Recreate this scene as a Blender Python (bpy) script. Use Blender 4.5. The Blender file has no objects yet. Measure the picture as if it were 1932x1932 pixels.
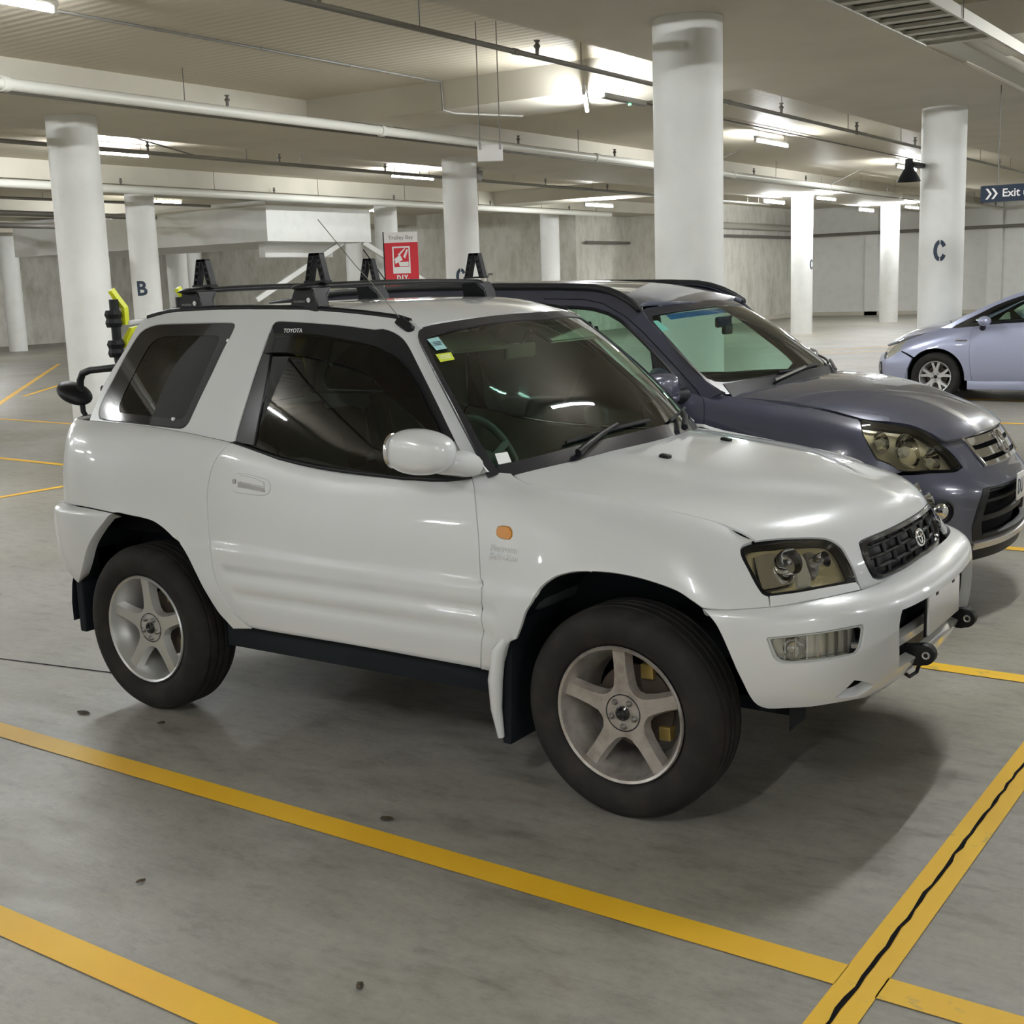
import bpy, bmesh, math, random, json
import numpy as np
from mathutils import Vector, Matrix
from mathutils.geometry import delaunay_2d_cdt
SC = bpy.context.scene
COL = SC.collection
random.seed(7)

# ---------- camera, world, exposure ----------
cam_d = bpy.data.cameras.new('camera'); cam = bpy.data.objects.new('camera', cam_d); COL.objects.link(cam)
cam_d.sensor_width = 36; cam_d.sensor_fit = 'HORIZONTAL'; cam_d.lens = 2380.75 / 1932 * 36
cam_d.clip_start = .05; cam_d.clip_end = 300
cam.matrix_world = Matrix([[0.831268, -0.071264, 0.551285, 2.948065], [0.554853, 0.166424, -0.815133, -4.116256], [-0.033657, 0.983476, 0.177884, 1.67953], [0.0, 0.0, 0.0, 1.0]])
SC.camera = cam
SC.view_settings.view_transform = 'Standard'; SC.view_settings.look = 'None'
SC.view_settings.gamma = 1; SC.view_settings.use_curve_mapping = False
SC.view_settings.exposure = 0.0
world = bpy.data.worlds.new('world'); SC.world = world; world.use_nodes = True
world.node_tree.nodes['Background'].inputs[0].default_value = (1, .97, .9, 1)
world.node_tree.nodes['Background'].inputs[1].default_value = .15
LAMP = 560.0                                    # strength of the fluorescent tubes

# ---------- smooth surfaces (numpy) ----------
def herm(xs, ys, x):
    """smooth (finite-difference cubic) interpolation of table ys over knots xs; ys may have extra axes"""
    xs = np.asarray(xs, float); ys = np.asarray(ys, float); x = np.asarray(x, float)
    n = len(xs); d = np.diff(xs)
    s = np.diff(ys, axis=0) / d.reshape((-1,) + (1,) * (ys.ndim - 1))
    m = np.empty_like(ys)
    m[0] = s[0]; m[-1] = s[-1]
    if n > 2:
        w0 = d[1:].reshape((-1,) + (1,) * (ys.ndim - 1)); w1 = d[:-1].reshape((-1,) + (1,) * (ys.ndim - 1))
        m[1:-1] = (s[:-1] * w0 + s[1:] * w1) / (w0 + w1)
    x = np.clip(x, xs[0], xs[-1])
    k = np.clip(np.searchsorted(xs, x, side='right') - 1, 0, n - 2)
    h = d[k]; t = (x - xs[k]) / h
    e = (1,) * (ys.ndim - 1)
    t = t.reshape(t.shape + e); h = h.reshape(h.shape + e)
    return ((1 + 2 * t) * (1 - t) ** 2) * ys[k] + (t * (1 - t) ** 2) * h * m[k] + (t * t * (3 - 2 * t)) * ys[k + 1] + (t * t * (t - 1)) * h * m[k + 1]

def sstep(a, b, x):
    t = np.clip((x - a) / (b - a), 0, 1)
    return t * t * (3 - 2 * t)

class Wrap:
    """a skin wrapped round a plan outline: u runs along the outline, w up the rows; each row is (z, inset)"""
    def __init__(s, plan, stations, extra=None):
        p = np.asarray(plan, float)          # x, y(half width, positive)
        seg = np.r_[0, np.cumsum(np.hypot(*np.diff(p, axis=0).T))]
        i0 = np.argmin(np.abs(p[:, 0]) + (p[:, 1] < .3)); seg = seg - seg[i0] + p[i0, 0]
        s.ku, s.kp = seg, p
        s.su = np.array([k for k, _ in stations], float)
        s.rows = np.array([r for _, r in stations], float)   # K x J x 2
        s.J = s.rows.shape[1]; s.extra = extra
        s.wk = np.linspace(0, 1, s.J)
    def u_of_x(s, x): return np.interp(x, s.kp[:, 0], s.ku)
    def ev(s, u, w):
        u = np.asarray(u, float); w = np.asarray(w, float)
        b = herm(s.ku, s.kp, u); e = 1e-3
        t = herm(s.ku, s.kp, u + e) - herm(s.ku, s.kp, u - e)
        t = t / np.linalg.norm(t, axis=-1, keepdims=True)
        r = herm(s.su, s.rows, u)            # N x J x 2
        # interpolate along w for every sample
        N = len(u); wk = s.wk; J = s.J
        d = wk[1] - wk[0]
        m = np.empty_like(r); m[:, 1:-1] = (r[:, 2:] - r[:, :-2]) / (2 * d); m[:, 0] = (r[:, 1] - r[:, 0]) / d; m[:, -1] = (r[:, -1] - r[:, -2]) / d
        w = np.clip(w, 0, 1); k = np.clip((w / d).astype(int), 0, J - 2); q = (w - wk[k]) / d
        i = np.arange(N); q = q[:, None]
        v = (1 + 2*q)*(1-q)**2*r[i, k] + q*(1-q)**2*d*m[i, k] + q*q*(3-2*q)*r[i, k+1] + q*q*(q-1)*d*m[i, k+1]
        z = v[:, 0]; off = v[:, 1]
        if s.extra is not None: off = off + s.extra(b[:, 0], z, u)
        # outline heads from rear (+) to front: outward normal on the right side is (-y)
        nx, ny = t[:, 1], -t[:, 0]           # inward normal in (x, halfwidth)
        return np.stack([b[:, 0] + nx * off * 1.0, -(b[:, 1] + ny * off), z], 1)

class Func:
    def __init__(s, f): s.f = f
    def ev(s, u, w): return s.f(np.asarray(u, float), np.asarray(w, float))

# ---------- the white three-door off-roader ----------
def white_car_surfaces():
    plan = [(-1.713, -.3), (-1.715, 0), (-1.713, .3), (-1.705, .56), (-1.685, .68), (-1.64, .76), (-1.55, .815), (-1.42, .84), (-1.2, .8475), (-.6, .8475), (0, .8475), (.6, .8475), (1.1, .8475),
            (1.3, .845), (1.42, .835), (1.53, .805), (1.645, .752), (1.74, .665), (1.805, .555), (1.845, .42), (1.864, .25), (1.872, .1), (1.873, 0), (1.872, -.1), (1.864, -.25)]
    W = .8475
    def rows(*zy): return [(z, W - y) for z, y in zy]
    quarter = rows((.30,.80),(.42,.828),(.55,.845),(.66,.8475),(.80,.845),(.94,.838),(1.06,.82),(1.13,.797),(1.165,.773),(1.185,.74))
    door_r = rows((.30,.79),(.42,.825),(.55,.845),(.66,.8475),(.78,.842),(.90,.833),(1.00,.818),(1.065,.80),(1.105,.783),(1.125,.765))
    door = rows((.30,.79),(.42,.825),(.55,.845),(.66,.8475),(.76,.842),(.86,.833),(.94,.818),(1.00,.80),(1.035,.783),(1.055,.765))
    fend_r = rows((.30,.79),(.42,.825),(.55,.845),(.66,.8475),(.76,.842),(.86,.83),(.95,.812),(1.01,.79),(1.045,.768),(1.07,.735))
    fend1 = rows((.30,.79),(.42,.825),(.55,.845),(.66,.8475),(.745,.845),(.83,.832),(.90,.81),(.955,.78),(.99,.745),(1.01,.705))
    fend2 = rows((.30,.79),(.42,.825),(.55,.845),(.64,.8475),(.72,.845),(.79,.833),(.85,.81),(.905,.775),(.945,.735),(.968,.69))
    s = [(-2.28, [(z, o + .0) for z, o in quarter]), (-1.2, quarter), (-.55, door_r), (-.1, door), (.35, door), (.65, fend_r), (1.05, fend1), (1.32, fend2),
         (1.46, [(.30,.05),(.42,.03),(.55,.005),(.63,.0),(.70,.006),(.76,.026),(.81,.06),(.86,.10),(.905,.145),(.932,.19)]),
         (1.66, [(.30,.05),(.42,.03),(.55,.015),(.63,.02),(.70,.03),(.75,.047),(.795,.085),(.835,.115),(.875,.15),(.902,.19)]),
         (1.95, [(.30,.05),(.42,.03),(.55,.03),(.63,.05),(.70,.07),(.75,.09),(.795,.13),(.835,.155),(.875,.185),(.902,.22)]),
         (2.65, [(.30,.05),(.42,.03),(.55,.03),(.63,.05),(.70,.07),(.755,.085),(.80,.10),(.84,.12),(.88,.15),(.905,.18)])]
    def clad(x, z, u):
        zc = .700 - .0 * x
        zc = np.interp(x, [-.83, -.66, .04, .61, .82], ZC)
        k = -.010 * (1 - sstep(-.004, .016, z - zc))
        k = k * sstep(-1.62, -1.5, x) * (1 - sstep(.95, 1.1, x))
        for (zg, x0, x1) in GROOVES:
            m = np.clip(np.minimum(x - x0, x1 - x) / .03, 0, 1)
            zz = (z - np.polyval(zg, x)) / .024
            k = k + .010 * np.sqrt(m) * np.where(np.abs(zz) < 1, (1 - zz**2)**1.0, 0) * (np.where(zz > 0, 1.0, .75))
        # flared arches
        for xc in (-1.1, 1.1):
            r = np.hypot(x - xc, z - .34)
            k = k - .012 * np.exp(-((r - .45) / .07) ** 2) * sstep(.45, .6, z)
        return k
    low = Wrap(plan, s, clad)
    def up(x, z):
        q = (z - 1.09) / .51
        y = .772 - .125 * q - .05 * q * q - .08 * np.clip((x + .5) / .65, 0, 3) ** 2 * np.clip(q, 0, 2) * (x > -.5)
        y = y - .22 * np.clip(-1.0 - x, 0, 2) ** 2
        return np.stack([x, -y, z], -1)
    def roof(x, y):
        zr = herm([-1.6, -1.45, -1.2, -.8, -.35, 0, .15, .3], [1.535, 1.585, 1.618, 1.634, 1.637, 1.624, 1.603, 1.567], x)
        a = np.abs(y) / .6
        return np.stack([x, y, zr - .012 * a**2 - .014 * a**6 - .048 * a**2 * sstep(-.18, .2, x)], -1)
    def shield(a, b):
        x0 = .82 - .205 * a * a; x1 = .305 - .125 * a * a
        z0 = 1.095 - .035 * a * a; z1 = 1.572 - .03 * a * a
        y = a * (.755 + (.515 - .755) * b + .085 * b * (1 - b))
        bu = .03 * 4 * b * (1 - b) * (1 - .3 * a * a)
        return np.stack([x0 + (x1 - x0) * b + bu * .66, y, z0 + (z1 - z0) * b + bu * .72], -1)
    def hood(t, y):
        # t = distance forward along the centre profile
        kx = [.70, .85, 1.0, 1.2, 1.4, 1.55, 1.65, 1.71, 1.745, 1.765, 1.78, 1.79]
        kz = [1.112, 1.097, 1.077, 1.050, 1.018, .984, .950, .912, .865, .82, .77, .71]
        kt = np.r_[0, np.cumsum(np.hypot(np.diff(kx), np.diff(kz)))]
        p = herm(kt, np.stack([kx, kz], 1), t)
        a = np.abs(y); f = sstep(.35, 1.05, t)
        x = p[:, 0] - f * (.24 * a**2 + .55 * a**4) + (1 - sstep(0, .5, t)) * .0
        # crown, raised centre
        D = .04 + .012 * sstep(0, .2, t) - .012 * sstep(.6, .85, t) - .005 * sstep(.95, 1.15, t)
        z = p[:, 1] - D * .5 * ((a / .72)**2 + (a / .72)**4) - .012 * sstep(.30, .46, a + .25 * sstep(.55, .95, t)) * (1 - sstep(.8, 1.0, t))
        x = x - (1 - sstep(0, .35, t)) * (.10 * (a / .74) ** 2)
        return np.stack([x, y, z], -1)
    hood.kt = 0
    bs = [(-2.0, [(.735,.09),(.725,.05),(.705,.015),(.67,.0),(.60,-.004),(.53,.0),(.47,.012),(.44,.04),(.42,.09)]),
          (1.30, [(.728,.02),(.722,.012),(.705,.003),(.67,.0),(.60,-.002),(.54,.004),(.48,.014),(.44,.03),(.405,.06)]),
          (1.55, [(.735,.045),(.725,.028),(.705,.008),(.67,.0),(.60,-.003),(.53,.002),(.47,.014),(.425,.035),(.385,.08)]),
          (1.85, [(.745,.075),(.735,.045),(.715,.012),(.68,.0),(.60,-.003),(.53,.002),(.475,.014),(.425,.035),(.375,.08)]),
          (2.2, [(.735,.10),(.728,.06),(.705,.015),(.67,.0),(.60,-.002),(.53,.002),(.48,.014),(.435,.035),(.39,.09)]),
          (2.65, [(.73,.10),(.724,.06),(.70,.015),(.665,.0),(.60,-.0),(.53,.002),(.48,.014),(.435,.035),(.39,.09)])]
    bump = Wrap(plan, bs)
    rb = [(-2.8, [(.83,.05),(.825,0),(.81,-.05),(.76,-.062),(.68,-.06),(.60,-.05),(.53,-.03),(.48,.0),(.45,.05)]),
          (-1.75, [(.83,.05),(.825,0),(.81,-.05),(.76,-.062),(.68,-.06),(.60,-.05),(.53,-.03),(.48,.0),(.45,.05)]),
          (-1.45, [(.83,.02),(.825,.008),(.81,-.012),(.76,-.016),(.68,-.016),(.60,-.01),(.53,.0),(.48,.02),(.45,.05)]),
          (-1.2, [(.83,.01),(.825,.004),(.81,-.002),(.76,-.004),(.68,-.004),(.60,.0),(.53,.005),(.48,.02),(.45,.05)])]
    rbump = Wrap(plan, rb)
    return dict(low=low, up=Func(up), roof=Func(roof), shield=Func(shield), hood=Func(hood), bump=bump, rbump=rbump)
ZC = [.731, .733, .716, .711, .705]
GROOVES = [((-.005, .634), -.60, .675), ((.001, .553), -.545, .66)]

# ---------- the grey five-door off-roader (own frame: x forward, y=0 on its centre line) ----------
def grey_car_surfaces():
    plan = [(-3.0, -.3), (-3.0, 0), (-3.0, .3), (-2.98, .6), (-2.92, .76), (-2.78, .85), (-2.5, .885), (-2., .8925), (-1.2, .8925), (-.6, .8925), (0, .8925), (.5, .8925), (.72, .8925), (.88, .882),
            (1.02, .855), (1.15, .805), (1.275, .73), (1.385, .63), (1.465, .52), (1.525, .38), (1.56, .25), (1.577, .1), (1.58, 0), (1.577, -.1), (1.56, -.25)]
    W = .8925
    def rows(*zy): return [(z, W - y) for z, y in zy]
    d = rows((.30,.82),(.42,.86),(.55,.885),(.66,.8925),(.76,.888),(.86,.882),(.95,.870),(1.01,.852),(1.05,.832),(1.075,.805))
    f1 = rows((.30,.82),(.42,.86),(.55,.885),(.66,.8925),(.76,.890),(.86,.880),(.94,.860),(1.01,.83),(1.055,.795),(1.085,.74))
    f2 = rows((.30,.82),(.42,.86),(.55,.885),(.64,.8925),(.73,.890),(.82,.878),(.90,.853),(.97,.82),(1.01,.785),(1.04,.73))
    d2 = rows((.30,.82),(.42,.86),(.55,.885),(.66,.8925),(.77,.888),(.88,.882),(.97,.870),(1.035,.852),(1.078,.830),(1.11,.80))
    s = [(-3.6, d), (-.6, d), (.15, d2), (.45, f1), (.80, f2),
         (1.03, [(.30,.06),(.42,.03),(.55,.005),(.63,.0),(.70,.004),(.77,.012),(.85,.030),(.92,.060),(.965,.095),(.995,.14)]),
         (1.32, [(.30,.05),(.42,.02),(.55,.005),(.63,.0),(.69,.012),(.745,.035),(.80,.06),(.86,.095),(.91,.13),(.95,.17)]),
         (1.62, [(.30,.04),(.42,.01),(.55,.00),(.63,.0),(.68,.020),(.73,.055),(.78,.085),(.83,.115),(.875,.15),(.915,.19)]),
         (1.95, [(.30,.04),(.42,.01),(.55,.00),(.63,.0),(.68,.025),(.73,.065),(.78,.095),(.83,.125),(.875,.155),(.91,.185)]),
         (2.6, [(.30,.04),(.42,.01),(.55,.00),(.63,.0),(.68,.025),(.73,.065),(.78,.095),(.83,.125),(.875,.155),(.91,.185)])]
    low = Wrap(plan, s)
    def up(x, z):
        q = (z - 1.06) / .56
        y = .812 - .13 * q - .05 * q * q - .05 * np.clip((x + .6) / .9, 0, 3) ** 2 * np.clip(q, 0, 2) * (x > -.6)
        return np.stack([x, -y, z], -1)
    def roof(x, y):
        zr = herm([-3.0, -2.6, -2.0, -1.3, -.8, -.5, -.3, -.18, -.05], [1.55, 1.64, 1.685, 1.695, 1.678, 1.65, 1.612, 1.58, 1.535], x)
        a = np.abs(y) / .62
        return np.stack([x, y, zr - .022 * a**2 - .014 * a**6], -1)
    def shield(a, b):
        x0 = .56 - .25 * a * a; x1 = -.085 - .13 * a * a
        z0 = 1.13 - .014 * a * a; z1 = 1.55 - .022 * a * a
        y = a * (.745 + (.60 - .745) * b + .05 * b * (1 - b))
        bu = .03 * 4 * b * (1 - b) * (1 - .3 * a * a)
        return np.stack([x0 + (x1 - x0) * b + bu * .6, y, z0 + (z1 - z0) * b + bu * .8], -1)
    def hood(t, y):
        kx = [.38, .55, .75, .95, 1.12, 1.25, 1.34, 1.40, 1.43]
        kz = [1.155, 1.148, 1.130, 1.097, 1.051, 1.0, .956, .918, .89]
        kt = np.r_[0, np.cumsum(np.hypot(np.diff(kx), np.diff(kz)))]
        p = herm(kt, np.stack([kx, kz], 1), t)
        a = np.abs(y); f = sstep(.3, 1.0, t)
        x = p[:, 0] - f * (.22 * a**2 + .55 * a**4)
        D = .068 + .04 * sstep(.2, .8, t) - .075 * sstep(.8, 1.1, t)
        z = p[:, 1] - D * .5 * ((a / .74)**2 + (a / .74)**4)
        x = x - (1 - sstep(0, .35, t)) * (.07 * (a / .74) ** 2)
        return np.stack([x, y, z], -1)
    return dict(low=low, up=Func(up), roof=Func(roof), shield=Func(shield), hood=Func(hood))

# ---------- materials ----------
def mat(name, col, rough=.5, metal=0., coat=0., spec=.5, noise=None, bump=None, emit=None, alpha=None, trans=0.):
    m = bpy.data.materials.new(name); m.use_nodes = True; nt = m.node_tree; b = nt.nodes['Principled BSDF']
    b.inputs['Base Color'].default_value = (*col, 1); b.inputs['Roughness'].default_value = rough; b.inputs['Metallic'].default_value = metal
    b.inputs['Coat Weight'].default_value = coat; b.inputs['Coat Roughness'].default_value = .04; b.inputs['Specular IOR Level'].default_value = spec
    if trans: b.inputs['Transmission Weight'].default_value = trans
    tc = nt.nodes.new('ShaderNodeTexCoord')
    if noise:
        sc, c2, lo, hi = noise
        n = nt.nodes.new('ShaderNodeTexNoise'); n.inputs['Scale'].default_value = sc; n.inputs['Detail'].default_value = 6
        r = nt.nodes.new('ShaderNodeValToRGB'); r.color_ramp.elements[0].position = lo; r.color_ramp.elements[1].position = hi
        r.color_ramp.elements[0].color = (*col, 1); r.color_ramp.elements[1].color = (*c2, 1)
        nt.links.new(tc.outputs['Object'], n.inputs['Vector']); nt.links.new(n.outputs['Fac'], r.inputs['Fac']); nt.links.new(r.outputs['Color'], b.inputs['Base Color'])
    if bump:
        sc, st = bump
        n = nt.nodes.new('ShaderNodeTexNoise'); n.inputs['Scale'].default_value = sc; n.inputs['Detail'].default_value = 4
        bp = nt.nodes.new('ShaderNodeBump'); bp.inputs['Strength'].default_value = st; bp.inputs['Distance'].default_value = .02
        nt.links.new(tc.outputs['Object'], n.inputs['Vector']); nt.links.new(n.outputs['Fac'], bp.inputs['Height']); nt.links.new(bp.outputs['Normal'], b.inputs['Normal'])
    if emit:
        b.inputs['Emission Color'].default_value = (*emit[0], 1); b.inputs['Emission Strength'].default_value = emit[1]
    return m
def glass(name, tint, rough=.02, refl=1.0):
    """thin automotive glass: tinted see-through with a fresnel reflection"""
    m = bpy.data.materials.new(name); m.use_nodes = True; nt = m.node_tree; nt.nodes.clear()
    o = nt.nodes.new('ShaderNodeOutputMaterial'); t = nt.nodes.new('ShaderNodeBsdfTransparent'); g = nt.nodes.new('ShaderNodeBsdfGlossy')
    f = nt.nodes.new('ShaderNodeFresnel'); mx = nt.nodes.new('ShaderNodeMixShader'); mu = nt.nodes.new('ShaderNodeMath')
    f.inputs['IOR'].default_value = 1.5; t.inputs[0].default_value = (*tint, 1); g.inputs['Roughness'].default_value = rough
    mu.operation = 'MULTIPLY'; mu.inputs[1].default_value = 1.5 * refl; mu.use_clamp = True
    nt.links.new(f.outputs[0], mu.inputs[0]); nt.links.new(mu.outputs[0], mx.inputs[0]); nt.links.new(t.outputs[0], mx.inputs[1]); nt.links.new(g.outputs[0], mx.inputs[2]); nt.links.new(mx.outputs[0], o.inputs[0])
    return m
M = {}
M['white'] = mat('white_paint', (.68, .69, .695), .28, coat=1.)
M['grey'] = mat('grey_blue_paint', (.062, .066, .098), .26, metal=.25, coat=1.)
M['silver'] = mat('pale_blue_silver_paint', (.36, .38, .52), .3, metal=.35, coat=1.)
M['black'] = mat('black_plastic', (.006, .0065, .008), .5, spec=.3)
M['gloss'] = mat('gloss_black', (.008, .008, .010), .12, coat=.5)
M['strip'] = mat('satin_black_strip', (.014, .014, .02), .25, coat=.4)
M['rubber'] = mat('tyre_rubber', (.014, .013, .0125), .75, spec=.25, noise=(9, (.030, .026, .022), .45, .75))
M['inner'] = mat('dark_inner', (.006, .006, .007), .9, spec=.1)
M['liner'] = mat('wheel_liner_plastic', (.008, .011, .014), .75, spec=.2)
M['alloy'] = mat('silver_alloy', (.62, .62, .61), .32, metal=.75)
M['alloyd'] = mat('dirty_alloy', (.50, .47, .44), .42, metal=.7, noise=(22, (.30, .26, .23), .4, .8))
M['chrome'] = mat('chrome', (.75, .75, .76), .06, metal=1.)
M['steel'] = mat('dull_steel', (.30, .29, .28), .4, metal=.9)
M['rust'] = mat('brake_parts', (.10, .075, .06), .6, metal=.4)
M['gold'] = mat('yellow_zinc', (.45, .33, .10), .4, metal=.6)
M['amber'] = mat('amber_lens', (.62, .24, .01), .15, coat=1.)
M['lampin'] = mat('lamp_reflector', (.74, .72, .64), .16, metal=.35)
M['lampgold'] = mat('lamp_bezel_gold', (.66, .57, .34), .2, metal=.25)
M['lens'] = glass('clear_lens', (.93, .93, .90))
M['lensy'] = glass('aged_lens', (.86, .83, .70), rough=.06)
M['ws'] = glass('green_windscreen', (.60, .80, .66), refl=1.1)
M['wsg'] = glass('grey_car_windscreen', (.66, .84, .75), refl=1.0)
M['tint'] = glass('dark_tint', (.13, .15, .14), refl=1.0)
M['tintd'] = glass('green_dark_tint', (.10, .15, .135), refl=1.0)
M['visor'] = glass('smoked_visor', (.34, .30, .28), refl=.8, rough=.08)
M['cloth'] = mat('dark_seat_cloth', (.035, .045, .05), .9)
M['dash'] = mat('dash_grey', (.045, .055, .055), .7)
M['beige'] = mat('visor_beige', (.42, .42, .36), .8)
M['plate'] = mat('blank_plate', (.72, .71, .69), .5)
M['paper'] = mat('label_white', (.85, .87, .86), .6)
M['teal'] = mat('label_teal', (.36, .62, .62), .6)
M['lime'] = mat('label_lime', (.62, .72, .05), .6)
M['ink'] = mat('dark_ink', (.03, .05, .08), .6)
M['yellowp'] = mat('yellow_plastic', (.75, .78, .02), .4)
M['blueband'] = glass('blue_shade_band', (.05, .25, .75))
# garage
M['plaster'] = mat('white_column_paint', (.80, .80, .77), .55, noise=(3.5, (.74, .74, .71), .45, .8), bump=(60, .06))
M['slab'] = mat('ceiling_paint', (.70, .67, .58), .7, noise=(.6, (.66, .63, .55), .4, .7))
M['beamp'] = mat('beam_paint', (.58, .545, .455), .7, noise=(1.2, (.52, .49, .41), .4, .75))
M['pipe'] = mat('white_pipe', (.70, .69, .63), .4)
M['dkpipe'] = mat('grey_pipe', (.16, .15, .13), .5)
M['conduit'] = mat('grey_conduit', (.22, .21, .19), .5)
M['galv'] = mat('galvanised', (.50, .48, .42), .45, metal=.3)
M['fix'] = mat('fitting_white', (.75, .75, .72), .4)
M['tube'] = mat('fluorescent_tube', (1, 1, 1), .5, emit=((.95, .985, 1.0), LAMP))
M['tubeoff'] = mat('unlit_tube', (.55, .56, .54), .3)
M['green'] = mat('green_pilot', (.1, .8, .3), .4, emit=((.1, 1, .35), 3))
M['red'] = mat('sign_red', (.62, .012, .03), .45)
M['signw'] = mat('sign_white', (.82, .80, .78), .5)
M['navy'] = mat('sign_navy', (.010, .022, .045), .4)

def node_mat(name):
    m = bpy.data.materials.new(name); m.use_nodes = True; nt = m.node_tree
    return m, nt, nt.nodes['Principled BSDF']
def ramp(nt, src, stops):
    r = nt.nodes.new('ShaderNodeValToRGB'); e = r.color_ramp.elements
    while len(e) < len(stops): e.new(.5)
    for k, (p, c) in enumerate(stops): e[k].position = p; e[k].color = (*c, 1) if len(c) == 3 else c
    nt.links.new(src, r.inputs['Fac']); return r
def noise(nt, vec, scale, detail=6, rough=.6, sc=None):
    n = nt.nodes.new('ShaderNodeTexNoise'); n.inputs['Scale'].default_value = scale; n.inputs['Detail'].default_value = detail; n.inputs['Roughness'].default_value = rough
    if sc:
        mp = nt.nodes.new('ShaderNodeMapping'); mp.inputs['Scale'].default_value = sc; nt.links.new(vec, mp.inputs[0]); vec = mp.outputs[0]
    nt.links.new(vec, n.inputs['Vector']); return n
def mixc(nt, f, a, b, mode='MIX'):
    x = nt.nodes.new('ShaderNodeMix'); x.data_type = 'RGBA'; x.blend_type = mode
    for s, v in ((x.inputs[0], f), (x.inputs[6], a), (x.inputs[7], b)):
        if hasattr(v, 'is_linked'): nt.links.new(v, s)
        elif isinstance(v, (int, float)): s.default_value = v
        else: s.default_value = (*v, 1)
    return x.outputs[2]
def concrete_floor():
    m, nt, b = node_mat('worn_concrete_floor'); tc = nt.nodes.new('ShaderNodeTexCoord'); v = tc.outputs['Object']
    def R(src, *st): return ramp(nt, src, st).outputs['Color']
    g = lambda x: (x, x, x)
    n1 = noise(nt, v, .7, 8, .62); n2 = noise(nt, v, 4.5, 10, .72, (.75, 1.5, 1)); n3 = noise(nt, v, 26, 6, .75); n4 = noise(nt, v, 1.9, 7, .68, (.8, 1.6, 1)); n5 = noise(nt, v, .33, 4, .5); n6 = noise(nt, v, 9, 8, .7, (.6, 1.6, 1))
    c = R(n1.outputs['Fac'], (.32, (.235, .218, .172)), (.5, (.300, .280, .232)), (.70, (.365, .345, .300)))
    c = mixc(nt, R(n5.outputs['Fac'], (.42, g(0)), (.62, g(.55))), c, (.30, .285, .265))
    c = mixc(nt, .75, c, R(n2.outputs['Fac'], (.34, (.55, .545, .53)), (.47, (.90, .90, .90)), (.58, (1., 1., 1.)), (.72, (1.22, 1.20, 1.18))), 'MULTIPLY')
    c = mixc(nt, .6, c, R(n6.outputs['Fac'], (.33, (.60, .60, .58)), (.46, g(.97)), (.7, g(1.12))), 'MULTIPLY')
    c = mixc(nt, .35, c, R(n3.outputs['Fac'], (.30, g(.6)), (.5, g(1.)), (.75, g(1.25))), 'MULTIPLY')
    c = mixc(nt, R(n4.outputs['Fac'], (.60, g(0)), (.75, g(.40))), c, (.255, .175, .140))
    n7 = noise(nt, v, 2.6, 6, .65); c = mixc(nt, R(n7.outputs['Fac'], (.62, g(0)), (.74, g(.4))), c, (.19, .20, .150))
    vo = nt.nodes.new('ShaderNodeTexVoronoi'); vo.inputs['Scale'].default_value = 1.7; nt.links.new(v, vo.inputs['Vector'])
    c = mixc(nt, R(vo.outputs['Distance'], (.012, g(.9)), (.026, g(0))), c, (.045, .036, .025))
    nt.links.new(c, b.inputs['Base Color'])
    nt.links.new(R(n2.outputs['Fac'], (.35, g(.36)), (.7, g(.60))), b.inputs['Roughness'])
    bp = nt.nodes.new('ShaderNodeBump'); bp.inputs['Strength'].default_value = .25; bp.inputs['Distance'].default_value = .012
    nt.links.new(n6.outputs['Fac'], bp.inputs['Height']); nt.links.new(bp.outputs['Normal'], b.inputs['Normal'])
    return m
def line_paint():
    m, nt, b = node_mat('worn_yellow_paint'); tc = nt.nodes.new('ShaderNodeTexCoord'); v = tc.outputs['Object']
    n = noise(nt, v, 9, 8, .75); n2 = noise(nt, v, 1.3, 4, .6); n3 = noise(nt, v, 60, 3, .6)
    c = ramp(nt, n2.outputs['Fac'], [(.3, (.80, .43, .008)), (.7, (.86, .53, .022))]).outputs['Color']
    f = nt.nodes.new('ShaderNodeMath'); f.operation = 'MULTIPLY'; nt.links.new(n.outputs['Fac'], f.inputs[0]); nt.links.new(n2.outputs['Fac'], f.inputs[1])
    w = ramp(nt, f.outputs[0], [(.345, (0, 0, 0)), (.43, (.7, .7, .7))]).outputs['Color']
    c = mixc(nt, w, c, (.30, .24, .11)); nt.links.new(c, b.inputs['Base Color']); b.inputs['Roughness'].default_value = .55
    return m
def stained_wall():
    m, nt, b = node_mat('stained_concrete_wall'); tc = nt.nodes.new('ShaderNodeTexCoord'); v = tc.outputs['Object']
    n = noise(nt, v, .9, 8, .7, (1, 1, .45)); n2 = noise(nt, v, 3.5, 6, .7, (1, 1, .45))
    c = ramp(nt, n.outputs['Fac'], [(.30, (.46, .44, .37)), (.48, (.66, .64, .57)), (.7, (.74, .72, .66))]).outputs['Color']
    c = mixc(nt, .6, c, ramp(nt, n2.outputs['Fac'], [(.35, (.72, .70, .66)), (.55, (1, 1, 1))]).outputs['Color'], 'MULTIPLY')
    nt.links.new(c, b.inputs['Base Color']); b.inputs['Roughness'].default_value = .8
    return m
def rib_ceiling():
    m, nt, b = node_mat('ribbed_deck_paint'); tc = nt.nodes.new('ShaderNodeTexCoord')
    wv = nt.nodes.new('ShaderNodeTexWave'); wv.wave_type = 'BANDS'; wv.bands_direction = 'Y'; wv.inputs['Scale'].default_value = 2.3
    nt.links.new(tc.outputs['Object'], wv.inputs['Vector'])
    bp = nt.nodes.new('ShaderNodeBump'); bp.inputs['Strength'].default_value = .16; bp.inputs['Distance'].default_value = .03
    nt.links.new(wv.outputs['Fac'], bp.inputs['Height']); nt.links.new(bp.outputs['Normal'], b.inputs['Normal'])
    b.inputs['Base Color'].default_value = (.54, .49, .385, 1); b.inputs['Roughness'].default_value = .55
    return m
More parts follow.
